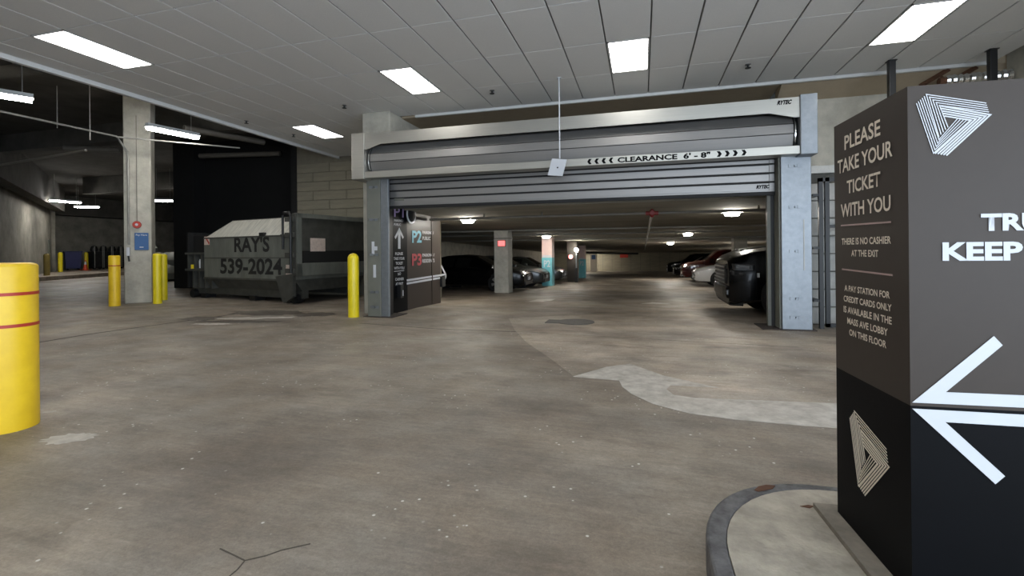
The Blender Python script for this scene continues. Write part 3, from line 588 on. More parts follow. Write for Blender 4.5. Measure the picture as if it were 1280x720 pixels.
def lface(p):
    g = fP(1130 + p[0] / 6.546, 100 + p[1] / 6.546); d = g - Cp; u = d.dot(e1); v = g.z
    U = .157 + (u - .052) * 1.37; V = .655 + (v - 1.787) * 1.50
    w_ = Bp - e2 * U; return Vector((w_.x, w_.y, V)) - e1 * .0015
emblem(lface, -e1, sg, 1.15, M_cream)

# ================================================================== BOLLARDS
def bollard(label, loc, r, h, stripes, m, dome=.35, sleeve=True):
    t = thing('bollard', label, 'bollard', loc, 0, 'yellow bollards'); e = min(r * dome, r * .98); prof = [(r * .99, 0), (r, .01), (r, h - e)]
    for i in range(1, 9):
        a = R(90 * i / 8); prof.append((max(r - e + e * math.cos(a), .002), h - e + (e * .55 if dome < .6 else e) * math.sin(a)))
    MB().lathe(prof, 36).build('sleeve' if sleeve else 'pipe', m, t, True)
    for z in stripes: MB().lathe([(r, z - .012), (r + .003, z - .012), (r + .003, z + .012), (r, z + .012)], 36).build('stripe', M_red, t, True)
    return t
p = atz(1, 541); bollard('large near yellow bollard with two red stripes at the left edge', (-4.64, 2.42, 0), .18, 1.27, (1.015, .78), M_yellow, .3)
bollard('yellow bollard with one red stripe left of the concrete column', atz(143.5, 382.5), .12, 1.30, (1.02,), M_yellow, .35)
bollard('yellow bollard close against the right side of the concrete column', atz(197, 379.5), .10, 1.32, (), M_yellow2, .6)
bollard('yellow bollard half hidden behind another right of the concrete column', atz(204.5, 375), .095, 1.3, (), M_yellow2, .6)
bollard('plain yellow pipe bollard with domed top beside the rolling door post', (-5.60, 8.30, 0), .107, 1.28, (), M_yellow2, 1.0, False)
bollard('dark far bollard against the grey loading bay wall', (-31.0, 17.9, .2), .13, 1.2, (), mat('dull_yellow_paint', (112, 96, 40), .6), 1.0, False)
bollard('small far yellow bollard left of the navy bin', atz(75.5, 340, .2), .12, 1.3, (), M_yellow2, 1.0, False)
bollard('small far yellow bollard right of the orange cone', atz(108, 337.2, .2), .12, 1.3, (), M_yellow2, 1.0, False)

# ================================================================== CONCRETE COLUMN (left)
QA = R(44); qe = Vector((math.cos(QA), math.sin(QA), 0)); qn = Vector((math.sin(QA), -math.cos(QA), 0)); Q0 = Vector((-13.13, 9.25, 0)); QW = .59
cP = lambda x, y, off=0.0: onplane(x, y, Q0 + qn * off, qn)
cl = thing('concrete_column', 'tall square concrete column between yellow bollards at the loading bay', 'column', Q0 + qe * QW / 2 - qn * QW / 2, QA)
MB().box(-QW / 2, QW / 2, -QW / 2, QW / 2, 0, 5.6).build('shaft', M_conc, cl, bevel=.03)
tag(MB().tube([(-13.25, 5.5, 4.4), (-13.25, 8.6, 4.4)] + [cP(x, y, .045) for x, y in ((146, 170.5), (151, 178), (159, 190), (160, 200), (160.5, 260), (161, 306))], .025, 8).build('conduit', M_pipe, None, True), 'thin grey conduit running overhead and bending down the concrete column', 'conduit')
a, c = atz(145, 171, 4.2), atz(300, 185, 4.2)
tag(MB().tube([a, c], .02, 8).build('pipe', M_pipe, None, True), 'thin pale pipe running behind the strip light right of the column', 'pipe')
p = cP(161, 315); t = thing('conduit_outlet', 'pale grey outlet box at the foot of the column conduit', 'outlet', p + qn * .012, QA)
MB().box(-.03, .03, -.08, 0, -.10, .12).build('box', M_ltgrey, t); MB().tube([(0, -.04, -.1), (.02, -.04, -.25)], .02).build('plug', M_black, t)
p = cP(171.5, 281); t = thing('fire_alarm', 'red fire alarm with pale lens on the concrete column', 'alarm', p + qn * .012, QA)
MB().lathe([(.085, -.07), (.095, -.05), (.095, 0)], 20, (0, 0, 0), 'y').build('housing', M_red, t, True); MB().lathe([(.03, -.085), (.035, -.07)], 14, (0, 0, 0), 'y').build('lens', M_white, t)
MB().box(-.006, .006, -.012, 0, .095, 2.9).build('wire', M_pipe_d, t)
a, c = cP(168.3, 291), cP(186, 312.5); w2, h2 = (c - a).dot(qe) / 2, (a.z - c.z) / 2; t = thing('pay_sign', 'blue pay sign with white print on the concrete column', 'sign', (a + c) / 2 + qn * .012, QA)
MB().box(-w2, w2, -.015, 0, -h2, h2).build('panel', M_blue, t, bevel=.006)
text('lettering', 'Pay Here', (-w2 * .8, -.016, h2 * .60), (w2 * .8, -.016, h2 * .60), (-w2 * .8, -.016, h2 * .85), M_white, t, .015, world=False)
MB().box(-w2 * .28, w2 * .28, -.017, -.015, -h2 * .72, -h2 * .62).build('small_print', M_ltgrey, t)

# ================================================================== STRIP LIGHTS in the dark area
def strip_light(lb, p0, p1, m, hang=.0, wd=.10):
    p0, p1 = Vector(p0), Vector(p1); d = p1 - p0; L = d.length; t = thing('strip_light', lb, 'light', (p0 + p1) / 2, math.atan2(d.y, d.x), 'loading bay strip lights')
    q = MB(); q.prism([(-L / 2, -wd, 0), (-L / 2, wd, 0), (-L / 2, wd * .6, .09), (-L / 2, -wd * .6, .09)], (L, 0, 0)); q.build('housing', M_trim, t)
    q = MB(); q.prism([(-L / 2 + .02, -wd * .9, 0), (-L / 2 + .02, -wd * .55, -.07), (-L / 2 + .02, wd * .55, -.07), (-L / 2 + .02, wd * .9, 0)], (L - .04, 0, 0)); q.build('lens', m, t)
    for sx in (-.35, .35): MB().tube([(L * sx, 0, .09), (L * sx, 0, 5.6 - p0.z)], .008, 6).build('hanger', M_pipe, t)
strip_light('strip light hanging just right of the concrete column', atz(183, 158, 4.35), atz(248, 171, 4.35), M_strip)
strip_light('strip light cut by the left edge of the picture', atz(-60, 108, 4.35), atz(42, 124, 4.35), M_strip)
strip_light('farther strip light over the grey wall, left of two', atz(62, 250, 4.2), atz(101, 253, 4.2), M_strip_far)
strip_light('farther strip light over the grey wall, right of two', atz(93, 258, 4.35), atz(124, 258.5, 4.35), M_strip_far)
strip_light('short strip light seen just past the right side of the column', atz(192, 250, 4.0), atz(216, 250.5, 4.0), M_strip_far)
# hanging rods and ducts overhead
for k, (x, y0, y1) in enumerate([(71, 103, 160), (112, 120, 175)]):
    p, q_ = aty(x, y0, 8.5), aty(x, y1, 8.5); tag(MB().tube([(p.x, 8.5, 5.6), (p.x, 8.5, q_.z)], .012, 6).build('hanger_rod', M_pipe), ['thin rod hanging from the dark deck left of the column', 'second faint rod hanging from the dark deck nearer the column'][k], 'rod')
tag(MB().tube([(-13.3, 8.5, 3.9), (-20, 9.5, 3.9)], .03).build('pipe', M_pipe_d, None, True), 'dim grey pipe crossing the dark bay behind the hanging rods', 'pipe')
for k, (a_, c_2) in enumerate([((80, 185), (150, 188)), ((230, 160), (330, 178)), ((250, 195), (350, 192))]):
    p, q_ = atz(*a_, 4.9), atz(*c_2, 4.9)
    d = (q_ - p); 
    tag(MB().tube([p, p + d.normalized() * min(d.length, 9)], .09, 10).build('overhead_duct', M_pipe_d, None, True), ['dim overhead pipe left of the column top', 'dim overhead pipe right of the column top', 'dim overhead pipe above the black dock recess'][k], 'pipe', 'overhead dark pipes')
t = thing('bay_unit_heater', 'small pale box hanging high at the far left of the dark bay', 'heater', aty(13, 182, 12)); MB().box(-.35, .35, -.3, .3, -.2, .15).build('case', M_grey_paint, t, bevel=.02); MB().tube([(0, 0, .15), (0, 0, 5.6 - t.location.z)], .02).build('hanger', M_pipe_d, t); MB().box(-.2, .2, -.15, .15, .15, .25).build('cap', M_grey_paint, t)

# ================================================================== FAR CLUTTER (loading area)
p = Vector((-40.55, 25.0, .2)); t = thing('navy_bin', 'dark navy wheeled bin by the far wall', 'bin', (p.x, p.y, .2), R(62))
MB().prism([(-.40, -.55, .12), (.40, -.55, .12), (.46, -.62, 1.3), (-.46, -.62, 1.3)], (0, 1.15, 0)).build('body', M_blue_bin, t); MB().box(-.5, .5, -.68, .6, 1.3, 1.38).build('lid', M_blue_bin, t, bevel=.02)
for sx in (-.3, .3):
    for sy in (-.4, .4): MB().lathe([(.06, -.03), (.06, .03)], 10, (sx, sy, .06), 'y').build('wheel', M_tyre, t)
p = atz(100, 337.6, .2); t = thing('traffic_cone', 'orange traffic cone with white collar before the navy bin', 'cone', (p.x + 1.1, p.y - .35, .2))
MB().box(-.22, .22, -.22, .22, 0, .04).build('base', M_orange, t); MB().lathe([(.15, .04), (.03, .75)], 16).build('body', M_orange, t, True); MB().lathe([(.088, .42), (.055, .62)], 16).build('collar', M_white, t, True)
for k, px in enumerate((118, 129, 139, 149)):
    p = Vector((-40.3, 26.25, .2)) + Vector((0, .64, 0)) * k; t = thing('refuse_cart', ['black refuse cart nearest the far yellow bollard', 'black refuse cart second from the far yellow bollard', 'black refuse cart third from the far yellow bollard', 'black refuse cart beside the striped bollard at the column'][k], 'cart', (p.x, p.y, .2), R(90), 'black refuse carts')
    MB().prism([(-.24, -.4, .2), (.24, -.4, .2), (.27, -.45, 1.35), (-.27, -.45, 1.35)], (0, .85, 0)).build('body', M_bag, t, bevel=.04)
    q = MB(); q.lathe([(.05, 1.3), (.22, 1.35), (.25, 1.5), (.17, 1.75), (.05, 1.82)], 12); q.build('bag', M_bag, t, True)
    q = MB(); q.tube([(-.27, -.48, .1), (-.27, -.48, 1.75), (.27, -.48, 1.75), (.27, -.48, .1)], .025); q.build('frame', M_pipe, t, True)
    for sx in (-.2, .2): MB().lathe([(.1, -.03), (.1, .03)], 12, (sx, -.3, .1), 'y').build('wheel', M_tyre, t)
    MB().box(-.22, .22, -.35, .35, .1, .2).build('base', M_black, t)
t = thing('plastic_heap', 'pale heap of wrapped bags seen right of the column', 'bags', (-22.6, 17.8, 0)); 
q = MB()
for k in range(9): q.lathe([(.05, 0), (.45, .12), (.5, .4), (.3, .7), (.04, .8)], 10, (random.uniform(-.8, .8), random.uniform(-.5, .5), .6 * (k // 4)))
q.build('bags', M_grey_paint, t, True)
# grey metal door in far wall
p = Vector((-36.4, 21.08, .2)); b = MB(); b.prism([p, p + d_ * 1.0, p + d_ * 1.0 + n_ * .06, p + n_ * .06], (0, 0, 2.1)); struct('door_1', b, M_grey_paint, 'grey steel door in the far left wall beside a small yellow bollard')

# ================================================================== DUMPSTER (roll-off compactor box)
A0 = Vector((-13.1, 10.95, 0)); A1 = Vector((-8.32, 9.96, 0)); ang = math.atan2(A1.y - A0.y, A1.x - A0.x)
dm = thing('compactor_dumpster', 'long dark grey compactor dumpster with stencilled black lettering on its side', 'dumpster', A1, ang)
inv = dm.matrix_basis.inverted()
L, Wd = 4.95, 2.35
def dl(x, y, yy=0.0):   # pixel -> local on plane y=yy
    n = Vector((-math.sin(ang), math.cos(ang), 0)); return inv @ onplane(x, y, A1 + n * yy, n)
zt = dl(370, 294).z; ztop = dl(370, 271, .35).z; zbot = dl(360, 350).z; zlow = dl(360, 375, .15).z
print('DUMP', zt, ztop, zbot, zlow, dl(255, 296), dl(255, 345), dl(245, 372), dl(232, 280), dl(270, 277, .35), dl(365, 272, .35))
xb0 = dl(255, 320).x
# body panels
q = MB(); q.box(xb0, -.10, 0, Wd, zbot, zt); q.build('body', M_dump, dm, bevel=.015)
q = MB(); q.prism([(xb0, 0, zbot), (xb0, .22, .32), (xb0, Wd - .22, .32), (xb0, Wd, zbot)], (-.10 - xb0, 0, 0)); q.build('hopper', M_dump_d, dm)
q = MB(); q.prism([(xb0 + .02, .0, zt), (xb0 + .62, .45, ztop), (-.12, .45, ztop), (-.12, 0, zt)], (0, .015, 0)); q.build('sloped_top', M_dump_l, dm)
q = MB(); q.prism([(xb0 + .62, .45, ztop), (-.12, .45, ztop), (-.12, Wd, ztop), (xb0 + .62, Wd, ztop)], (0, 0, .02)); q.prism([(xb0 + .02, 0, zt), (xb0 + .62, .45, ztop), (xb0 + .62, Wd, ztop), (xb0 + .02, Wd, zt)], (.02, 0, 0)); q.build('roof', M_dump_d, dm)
MB().box(xb0, -.10, -.012, 0, (zt + zbot) / 2 - .012, (zt + zbot) / 2 + .012).build('rib', M_dump_d, dm); MB().box(xb0, -.10, -.02, 0, zbot - .03, zbot + .02).build('rib', M_dump_d, dm); MB().box(xb0, -.10, -.015, 0.03, zt - .02, zt + .02).build('rib', M_dump_d, dm)
# ram end (left, dark)
q = MB(); q.box(-L, xb0, .25, Wd, .75, zt + .12); q.build('ram_housing', M_void, dm, bevel=.02)
q = MB(); q.box(-L - .02, -L + .05, .1, Wd, .3, zt + .2); q.build('end_plate', M_void, dm)
for k in range(4): MB().box(-L + .35 + k * .3, -L + .41 + k * .3, .05, .3, .30, .80).build('gusset', M_dump_d, dm)
for k in range(3): MB().box(-L + .15 + k * .33, -L + .2 + k * .33, .02, .25, .85, 1.3).build('upright', M_dump_d, dm)
MB().box(-L + .05, xb0, 0, .28, 1.28, 1.34).build('shelf_bar', M_dump_d, dm); MB().box(-L + .05, xb0, 0, .28, .80, .86).build('shelf_bar', M_dump_d, dm)
for k, x in enumerate((-L + .62, -L + .95)): MB().lathe([(.03, 0), (.035, .2), (.015, .26)], 10, (x, .12, .88)).build('bottle', M_ltgrey, dm, True)
MB().lathe([(.05, 0), (.05, .12)], 10, (-L + .28, .1, .86)).build('valve', M_yellow2, dm)
# skid rails and feet
for yy in (.25, Wd - .45): MB().box(-L + .1, -.15, yy, yy + .2, .12, .32).build('skid_rail', M_dump_d, dm)
for x in (-L + .05, -.45):
    for yy in (.12, Wd - .35): MB().lathe([(.12, 0), (.12, .22)], 16, (x + .15, yy, .12), 'y').build('roller', M_black, dm)
for x in (-L + .5, -2.2, -.8): MB().box(x, x + .25, .2, .5, 0, .14).build('foot', M_black, dm)
# tailgate end box, wider, facing right
zg0, zg1 = .72, dl(374, 266, -.05).z
q = MB(); q.box(-.10, .06, -.08, Wd + .08, zg0, zg1); q.build('tailgate', M_dump_d, dm, bevel=.02)
for (a_, b_, c_2, d_) in ((-.08, Wd + .08, zg1 - .12, zg1), (-.08, Wd + .08, zg0, zg0 + .32), (-.08, .06, zg0, zg1), (Wd - .06, Wd + .08, zg0, zg1)): MB().box(.06, .11, a_, b_, c_2, d_).build('gate_frame', M_dump, dm, bevel=.008)
MB().box(.06, .075, .1, Wd - .1, 1.0, 1.35).build('gate_panel', M_void, dm)
for z in (zg1 - .15, 1.75, 1.25, .85): MB().box(-.30, .02, -.13, -.06, z - .06, z + .06).build('hinge', M_dump_d, dm, bevel=.01)
MB().tube([(-.06, -.14, .8), (-.06, -.14, zg1 - .1)], .03).build('hinge_pin', M_black, dm)
MB().box(-.5, -.12, -.1, .02, zt - .02, zt + .03).build('step', M_dump_d, dm)
q = MB(); q.tube([(-.45, -.06, zt - .35), (-.45, -.06, ztop + .0), (-.4, -.06, ztop + .08), (-.22, -.06, ztop + .08), (-.16, -.06, ztop), (-.16, -.06, zt - .35)], .03); q.build('lift_loop', M_black, dm, True)
q = MB(); q.prism([(-.75, -.06, .70), (-.1, -.06, .78), (-.1, -.06, .2), (-.35, -.06, .06), (-.5, -.06, .06)], (0, .1, 0)); q.build('corner_gusset', M_dump_d, dm)
MB().box(-1.45, -1.25, -.02, .05, zt + .0, zt + .1).build('latch_bracket', M_black, dm)
# stickers and stencil
def stk(x0, y0, x1, y1, m=M_sticker, nm='sticker'):
    a, c = dl(x0, y0), dl(x1, y1); MB().box(a.x, c.x, -.006, 0, c.z, a.z).build(nm, m, dm)
stk(255.5, 296, 262, 306); q = dl(259, 301); MB().prism([(q.x - .09, -.008, q.z + .1), (q.x + .1, -.008, q.z - .12), (q.x + .12, -.008, q.z - .05), (q.x - .04, -.008, q.z + .1)], (0, -.002, 0)).build('sticker_mark', M_red, dm)
stk(357.5, 331, 365, 348)
p = inv @ onplane(398, 306, dm.matrix_basis @ Vector((.08, 0, 0)), Vector((math.cos(ang), math.sin(ang), 0))); MB().box(.076, .082, p.y - .25, p.y + .22, p.z - .17, p.z + .17).build('sticker', M_sticker, dm)
def dtx(st, x0, x1, yt, yb):
    a, c, tpp = dl(x0, yb), dl(x1, yb), dl(x0, yt); text('lettering', st, (a.x, -.001, a.z), (c.x, -.001, a.z), (a.x, -.001, tpp.z), M_dump_text, dm, .03, .003, world=False)
dtx("RAY'S", 293, 337, 296, 315.5); dtx('539-2024', 275.5, 353, 323, 342.5)

# ================================================================== GARAGE INTERIOR
def gcol(lb, x0, x1, Y, d, m=M_conc):
    """square column; x0,x1 front-face X"""
    t = thing('garage_column', lb, 'column', ((x0 + x1) / 2, Y + d / 2, fz(Y)), 0, 'garage columns'); h = 2.18; wv = (x1 - x0) / 2
    return t, wv, d / 2, h
t, a, d, h = gcol('concrete column with red exit sign standing inside the garage', -4.93, -4.42, 15.55, .55); MB().box(-a, a, -d, d, -.02, h - .03).build('shaft', M_conc, t, bevel=.02)
MB().box(-a - .02, a + .02, -d - .02, d + .02, 1.86, 1.89).build('band', M_pipe_d, t)
t2 = thing('exit_sign', 'glowing red exit sign on the nearest garage column', 'sign', (-4.7, 15.53, 0)); p0, p1 = aty(622.5, 301, 15.5), aty(631, 307.5, 15.5)
MB().box(p0.x, p1.x, 15.5, 15.55, p1.z, p0.z).build('lens', M_exit, t2, world=True); MB().box(p0.x - .02, p1.x + .02, 15.52, 15.56, p1.z - .02, p0.z + .02).build('case', M_pipe_d, t2, world=True)
def tealcol(lb, X0, X1, Y, d, zsplit):
    t, a, dd, h = gcol(lb, X0, X1, Y, d); MB().box(-a, a, -dd, dd, -.03, zsplit).build('teal_base', M_teal, t, bevel=.01); MB().box(-a, a, -dd, dd, zsplit, h - .01).build('pink_top', M_pink, t, bevel=.01)
    text('lettering', 'P2', (-a * .6, -dd - .002, zsplit - .42), (a * .6, -dd - .002, zsplit - .42), (-a * .6, -dd - .002, zsplit - .12), M_white, t, .02, world=False)
    MB().box(-a * .8, a * .8, -dd - .004, -dd, zsplit + .02, zsplit + .1).build('white_stripe', M_white, t)
p0, p1 = aty(677.5, 350, 20.75), aty(690.5, 350, 20.75); tealcol('teal and pale pink column right of the charcoal car', p0.x, p1.x, 20.75, .55, aty(684, 322, 20.75).z - fz(20.75))
p0, p1 = aty(723.5, 350, 31.7), aty(731.5, 350, 31.7); tealcol('distant teal column near the garage end', p0.x, p1.x, 31.7, .6, aty(727, 324, 31.7).z - fz(31.7))
t, a, d, h = gcol('distant pale column with blue sign by the garage end wall', aty(738, 330, 55).x, aty(746, 330, 55).x, 55, .6); MB().box(-a, a, -d, d, -.03, h - .02).build('shaft', M_cream, t); MB().box(-a * .6, a * .6, -d - .03, -d, 1.4, 1.9).build('blue_panel', M_blue, t)
t, a, d, h = gcol('dark brown partition pier with red signal lamp in the garage', aty(709, 330, 25).x, aty(721, 330, 25).x, 25, .6); MB().box(-a, a, -d, d, -.03, h - .02).build('shaft', mat('dark_brown_wall', (48, 42, 36), .7), t)
p = aty(713, 321, 24.9); t = thing('signal_lamp', 'round red signal lamp on the dark garage pier', 'signal', (p.x, 24.98, p.z)); MB().lathe([(.10, -.05), (.13, 0)], 18, (0, 0, 0), 'y').build('lens', M_redlamp, t); MB().lathe([(.15, -.02), (.15, .02)], 18, (0, 0, 0), 'y').build('case', M_black, t)
MB_p = aty(720.5, 330, 24.6); t = thing('lamp_post', 'thin pale post with bright lamp beside the dark garage pier', 'post', (MB_p.x, 24.6, fz(24.6))); MB().box(-.03, .03, -.03, .03, .75, 1.6).build('pole', M_white, t); MB().box(-.08, .08, -.08, .08, 0, .75).build('base', M_black, t); MB().lathe([(.02, 1.58), (.1, 1.64), (.1, 1.74), (.02, 1.8)], 14).build('lamp', M_glamp, t, True)
for X, Y, lb in ((4.2, 13.2, 'concrete column behind the black pickup hood'), (4.2, 24.4, 'concrete column behind the silver car in the garage')):
    t, a, d, h = gcol(lb, X, X + .6, Y, .6); MB().box(-a, a, -d, d, -.05, h).build('shaft', M_conc, t, bevel=.02)
# lamps
def glamp(px, Y, lb):
    p = aty(*px, Y); zc = CZ(Y); t = thing('garage_light', lb, 'light', (p.x, Y, zc), 0, 'garage ceiling lights')
    MB().box(-.22, .22, -.13, .13, -.05, 0).build('housing', M_trim, t); MB().lathe([(.02, -.13), (.14, -.12), (.17, -.05)], 20).build('lens', M_glamp if Y < 22 else M_glamp_far, t, True)
    MB().box(-.5, -.22, -.02, .02, -.045, -.015).build('conduit', M_pipe_d, t)
glamp((585, 276), 11.5, 'garage ceiling lamp just right of the parking level wall'); glamp((915, 268), 11.5, 'garage ceiling lamp above the black pickup')
glamp((683, 302), 19.6, 'garage ceiling lamp in front of the teal column'); glamp((860, 301), 19.6, 'garage ceiling lamp above the silver car'); glamp((838, 314), 29, 'farther garage ceiling lamp above the dark red car')
glamp((727.5, 314), 48, 'added unseen lamp behind the far teal column'); glamp((742, 316), 56.3, 'added unseen lamp behind the pale far column'); glamp((922, 314), 43, 'added unseen distant lamp hidden by the column near the silver car'); glamp((925, 314), 31, 'added unseen lamp hidden by the column near the silver car')  # unseen lamps added behind columns to brighten the far floor and end wall
# pipes under garage ceiling
zz = CZ(10.6) - .1
sp = thing('sprinkler_main', 'dark sprinkler pipe with red cross fitting under the garage ceiling', 'pipe', (0, 10.6, zz))
MB().tube([(-5.0, 0, 0), (5.88, 0, 0)], .03).build('cross_pipe', M_pipe_d, sp, True); X0 = aty(815, 267, 10.6).x
MB().tube([(X0, 0, 0), (X0, 30, -SL * 30)], .03).build('long_pipe', M_pipe, sp, True); MB().lathe([(.02, -.09), (.05, -.05), (.05, .06), (.02, .09)], 12, (X0, 0, 0)).build('red_fitting', M_red_pipe, sp, True); MB().tube([(X0 - .13, 0, 0), (X0 + .13, 0, 0)], .045).build('red_fitting', M_red_pipe, sp, True); MB().tube([(X0, -.13, 0), (X0, .13, 0)], .045).build('red_fitting', M_red_pipe, sp, True)
for xx in (-3.6, -2.2, 2.3): MB().lathe([(.025, 0), (.012, .08)], 8, (xx, 0, .02)).build('sprinkler', M_pipe_d, sp)
for k, Y in enumerate((15.6, 18.2, 22.5)): tag(MB().tube([(-10.4, Y, CZ(Y) - .06), (8.9, Y, CZ(Y) - .06)], .03).build('ceiling_pipe', M_pipe, None, True), ['pale pipe across the garage ceiling above the exit sign column', 'pale pipe across the garage ceiling before the teal column', 'faint pipe across the garage ceiling beyond the teal column'][k], 'pipe', 'garage ceiling pipes')
p0, p1 = aty(731, 316, 40), aty(798, 317, 40); tag(MB().tube([p0, p1], .08).build('clearance_bar', M_black, None, True), 'black clearance bar hanging across the far garage aisle', 'bar')
p0, p1 = aty(775, 317.5, 57.8), aty(785, 322, 57.8); tag(MB().box(p0.x, p1.x, 57.85, 57.95, p1.z, p0.z).build('wall_sign', M_red), 'small dull red sign on the garage end wall', 'sign')

# ================================================================== CARS
def car(name, lb, cat, loc, heading, paint, st, ws, rs, sideglass, wheels, wr, front, group, detail=True):
    """st: stations (x, halfwidth, z_low, z_belt, z_top, halfwidth_top); local +x is the nose"""
    t = thing(name, lb, cat, loc, heading, group)
    def sec(s):
        x, wv, zl, zbq, ztq, wt_ = s; zm = zl + (zbq - zl) * .55
        return [(x, wv * .80, zl), (x, wv * .96, zl + .06), (x, wv, zm), (x, wv * .97, zbq), (x, wt_, ztq - .05), (x, wt_ * .82, ztq), (x, 0, ztq + .012)]
    q = MB(); vs = []; fs = []; m = 7; n2 = 2 * m - 1
    for s in st:
        h_ = sec(s); full = h_ + [(x, -y, z) for x, y, z in h_[-2::-1]]; vs += full
    for i in range(len(st) - 1):
        for k in range(n2 - 1): fs.append((i * n2 + k, i * n2 + k + 1, (i + 1) * n2 + k + 1, (i + 1) * n2 + k))
        fs.append((i * n2, (i + 1) * n2, (i + 1) * n2 + n2 - 1, i * n2 + n2 - 1))
    fs.append(tuple(range(n2))); fs.append(tuple(reversed(range((len(st) - 1) * n2, len(st) * n2)))); q.add(vs, fs)
    body = q.build('body', paint, t, True)
    def interp(x):
        for i in range(len(st) - 1):
            if st[i][0] <= x <= st[i + 1][0]:
                f = (x - st[i][0]) / (st[i + 1][0] - st[i][0] + 1e-9); return sec([a + (b_ - a) * f for a, b_ in zip(st[i], st[i + 1])])
        return sec(st[0] if x < st[0][0] else st[-1])
    # windscreen / rear window
    for nm, (xa, xc) in (('windscreen', ws), ('rear_window', rs)):
        q = MB(); S = []
        for f in (.06, .5, .94):
            h_ = interp(xa + (xc - xa) * f); S.append([Vector((p[0], p[1] * .93 * sg_, p[2] + .012)) for sg_ in (1, -1) for p in ((h_[4], h_[5], h_[6]) if sg_ == 1 else (h_[5], h_[4]))])
        for i in range(2):
            for k in range(4): q.quad(S[i][k], S[i][k + 1], S[i + 1][k + 1], S[i + 1][k])
        if xa != xc: q.build(nm, M_glass, t, True)
    for xa, xc in sideglass:
        for sg_ in (1, -1):
            q = MB(); S = []
            for f in (0, .5, 1):
                h_ = interp(xa + (xc - xa) * f); a_, b_ = Vector(h_[3]), Vector(h_[4]); d_ = b_ - a_
                if d_.length < .08: d_ = d_ * .5
                S.append([Vector((p.x, (p.y + .008) * sg_, p.z)) for p in (a_ + d_ * .08, a_ + d_ * .9)])
            for i in range(2): q.quad(S[i][0], S[i][1], S[i + 1][1], S[i + 1][0])
            q.build('side_window', M_glass, t)
    hw = max(s[1] for s in st)
    for x in wheels:
        for sg_ in (1, -1):
            MB().lathe([(wr * 1.13, 0), (wr * 1.13, .012)], 28, (x, (hw * .985) * sg_ - (.012 if sg_ > 0 else 0), wr * 1.0), 'y').build('wheel_arch', M_void, t)
            w_ = MB().lathe([(wr * .68, -.11), (wr * .95, -.11), (wr, -.08), (wr, .08), (wr * .95, .11), (wr * .68, .11)], 28, (x, (hw - .07) * sg_, wr), 'y').build('tyre', M_tyre, t, True)
            q = MB(); yo = (hw + .045) * sg_
            q.lathe([(.07, -.012), (.07, .012)], 12, (x, yo, wr), 'y')
            for k in range(6):
                a_ = 2 * math.pi * k / 6 + .3; c2, s2 = math.cos(a_), math.sin(a_); r2 = wr * .68; px = Vector((c2, 0, s2)); pz = Vector((-s2, 0, c2)); o_ = Vector((x, yo, wr))
                q.prism([o_ + px * .04 - pz * .035 + Vector((0, -.01, 0)), o_ + px * r2 - pz * .05 + Vector((0, -.01, 0)), o_ + px * r2 + pz * .05 + Vector((0, -.01, 0)), o_ + px * .04 + pz * .035 + Vector((0, -.01, 0))], (0, .02, 0))
            q.build('rim', M_rim if detail else M_pipe, w_)
    front(t, st, hw)
    for sg_ in (1, -1):
        xm = ws[0] - .15 if ws[0] < ws[1] else ws[0]; zb2 = interp(ws[0])[3][2]
        MB().box(xm, xm + .12, (hw + .0) * sg_ - .02, (hw + .17 * 1) * sg_ if sg_ > 0 else hw * sg_ + .02, zb2 + .02, zb2 + .16).build('mirror', paint, t, bevel=.02) if sg_ > 0 else MB().box(xm, xm + .12, -(hw + .17), -hw + .02, zb2 + .02, zb2 + .16).build('mirror', paint, t, bevel=.02)
    return t
def sedan_front(lens=M_lens, plate=True):
    def f(t, st, hw):
        xn = st[-1][0]; zb2 = st[-2][3]
        for sg_ in (1, -1):
            q = MB(); q.prism([(xn - .02, hw * .50 * sg_, zb2 - .16), (xn + .03, hw * .42 * sg_, zb2 - .06), (xn - .12, hw * .84 * sg_, zb2 - .01), (xn - .13, hw * .88 * sg_, zb2 - .12)], (.02, .01 * sg_, 0)); q.build('headlight', lens, t)
            q = MB(); q.box(xn - .06, xn + .015, hw * .55 * sg_ - .12, hw * .55 * sg_ + .12, .30, .38); q.build('fog_light', lens, t)
        MB().box(xn - .05, xn + .02, -hw * .40, hw * .40, zb2 - .22, zb2 - .08).build('grille', M_black, t, bevel=.02)
        MB().box(xn - .06, xn + .025, -hw * .62, hw * .62, .24, .34).build('air_intake', M_black, t)
        MB().box(xn - .02, xn + .035, -hw * .40, hw * .40, zb2 - .08, zb2 - .065).build('chrome_bar', M_chrome, t)
        if plate: MB().box(xn, xn + .03, -.15, .15, .40, .52).build('number_plate', M_ltgrey, t)
    return f
SED = [(-2.35, .70, .34, .80, .92, .60), (-2.25, .84, .24, .86, 1.02, .70), (-1.75, .90, .20, .90, 1.06, .74), (-1.25, .91, .20, .92, 1.30, .62), (-.7, .92, .20, .92, 1.42, .58), (.0, .92, .20, .91, 1.45, .57), (.45, .92, .20, .90, 1.40, .58), (.9, .92, .20, .89, 1.14, .66), (1.2, .91, .20, .87, .97, .74), (1.8, .90, .20, .80, .90, .74), (2.2, .84, .20, .70, .80, .68), (2.36, .72, .24, .62, .68, .58)]
SUV = [(-2.3, .78, .4, .95, 1.2, .68), (-2.22, .88, .3, .98, 1.5, .66), (-1.9, .94, .26, 1.0, 1.68, .68), (-1.0, .95, .26, 1.0, 1.74, .68), (.1, .95, .26, 1.0, 1.74, .67), (.55, .95, .26, .99, 1.66, .67), (1.05, .95, .26, .97, 1.22, .74), (1.25, .94, .26, .96, 1.10, .78), (1.9, .93, .26, .92, 1.04, .76), (2.2, .88, .26, .84, .94, .70), (2.32, .78, .32, .74, .84, .62)]
def place(px, Y, L2): return aty(*px, Y)
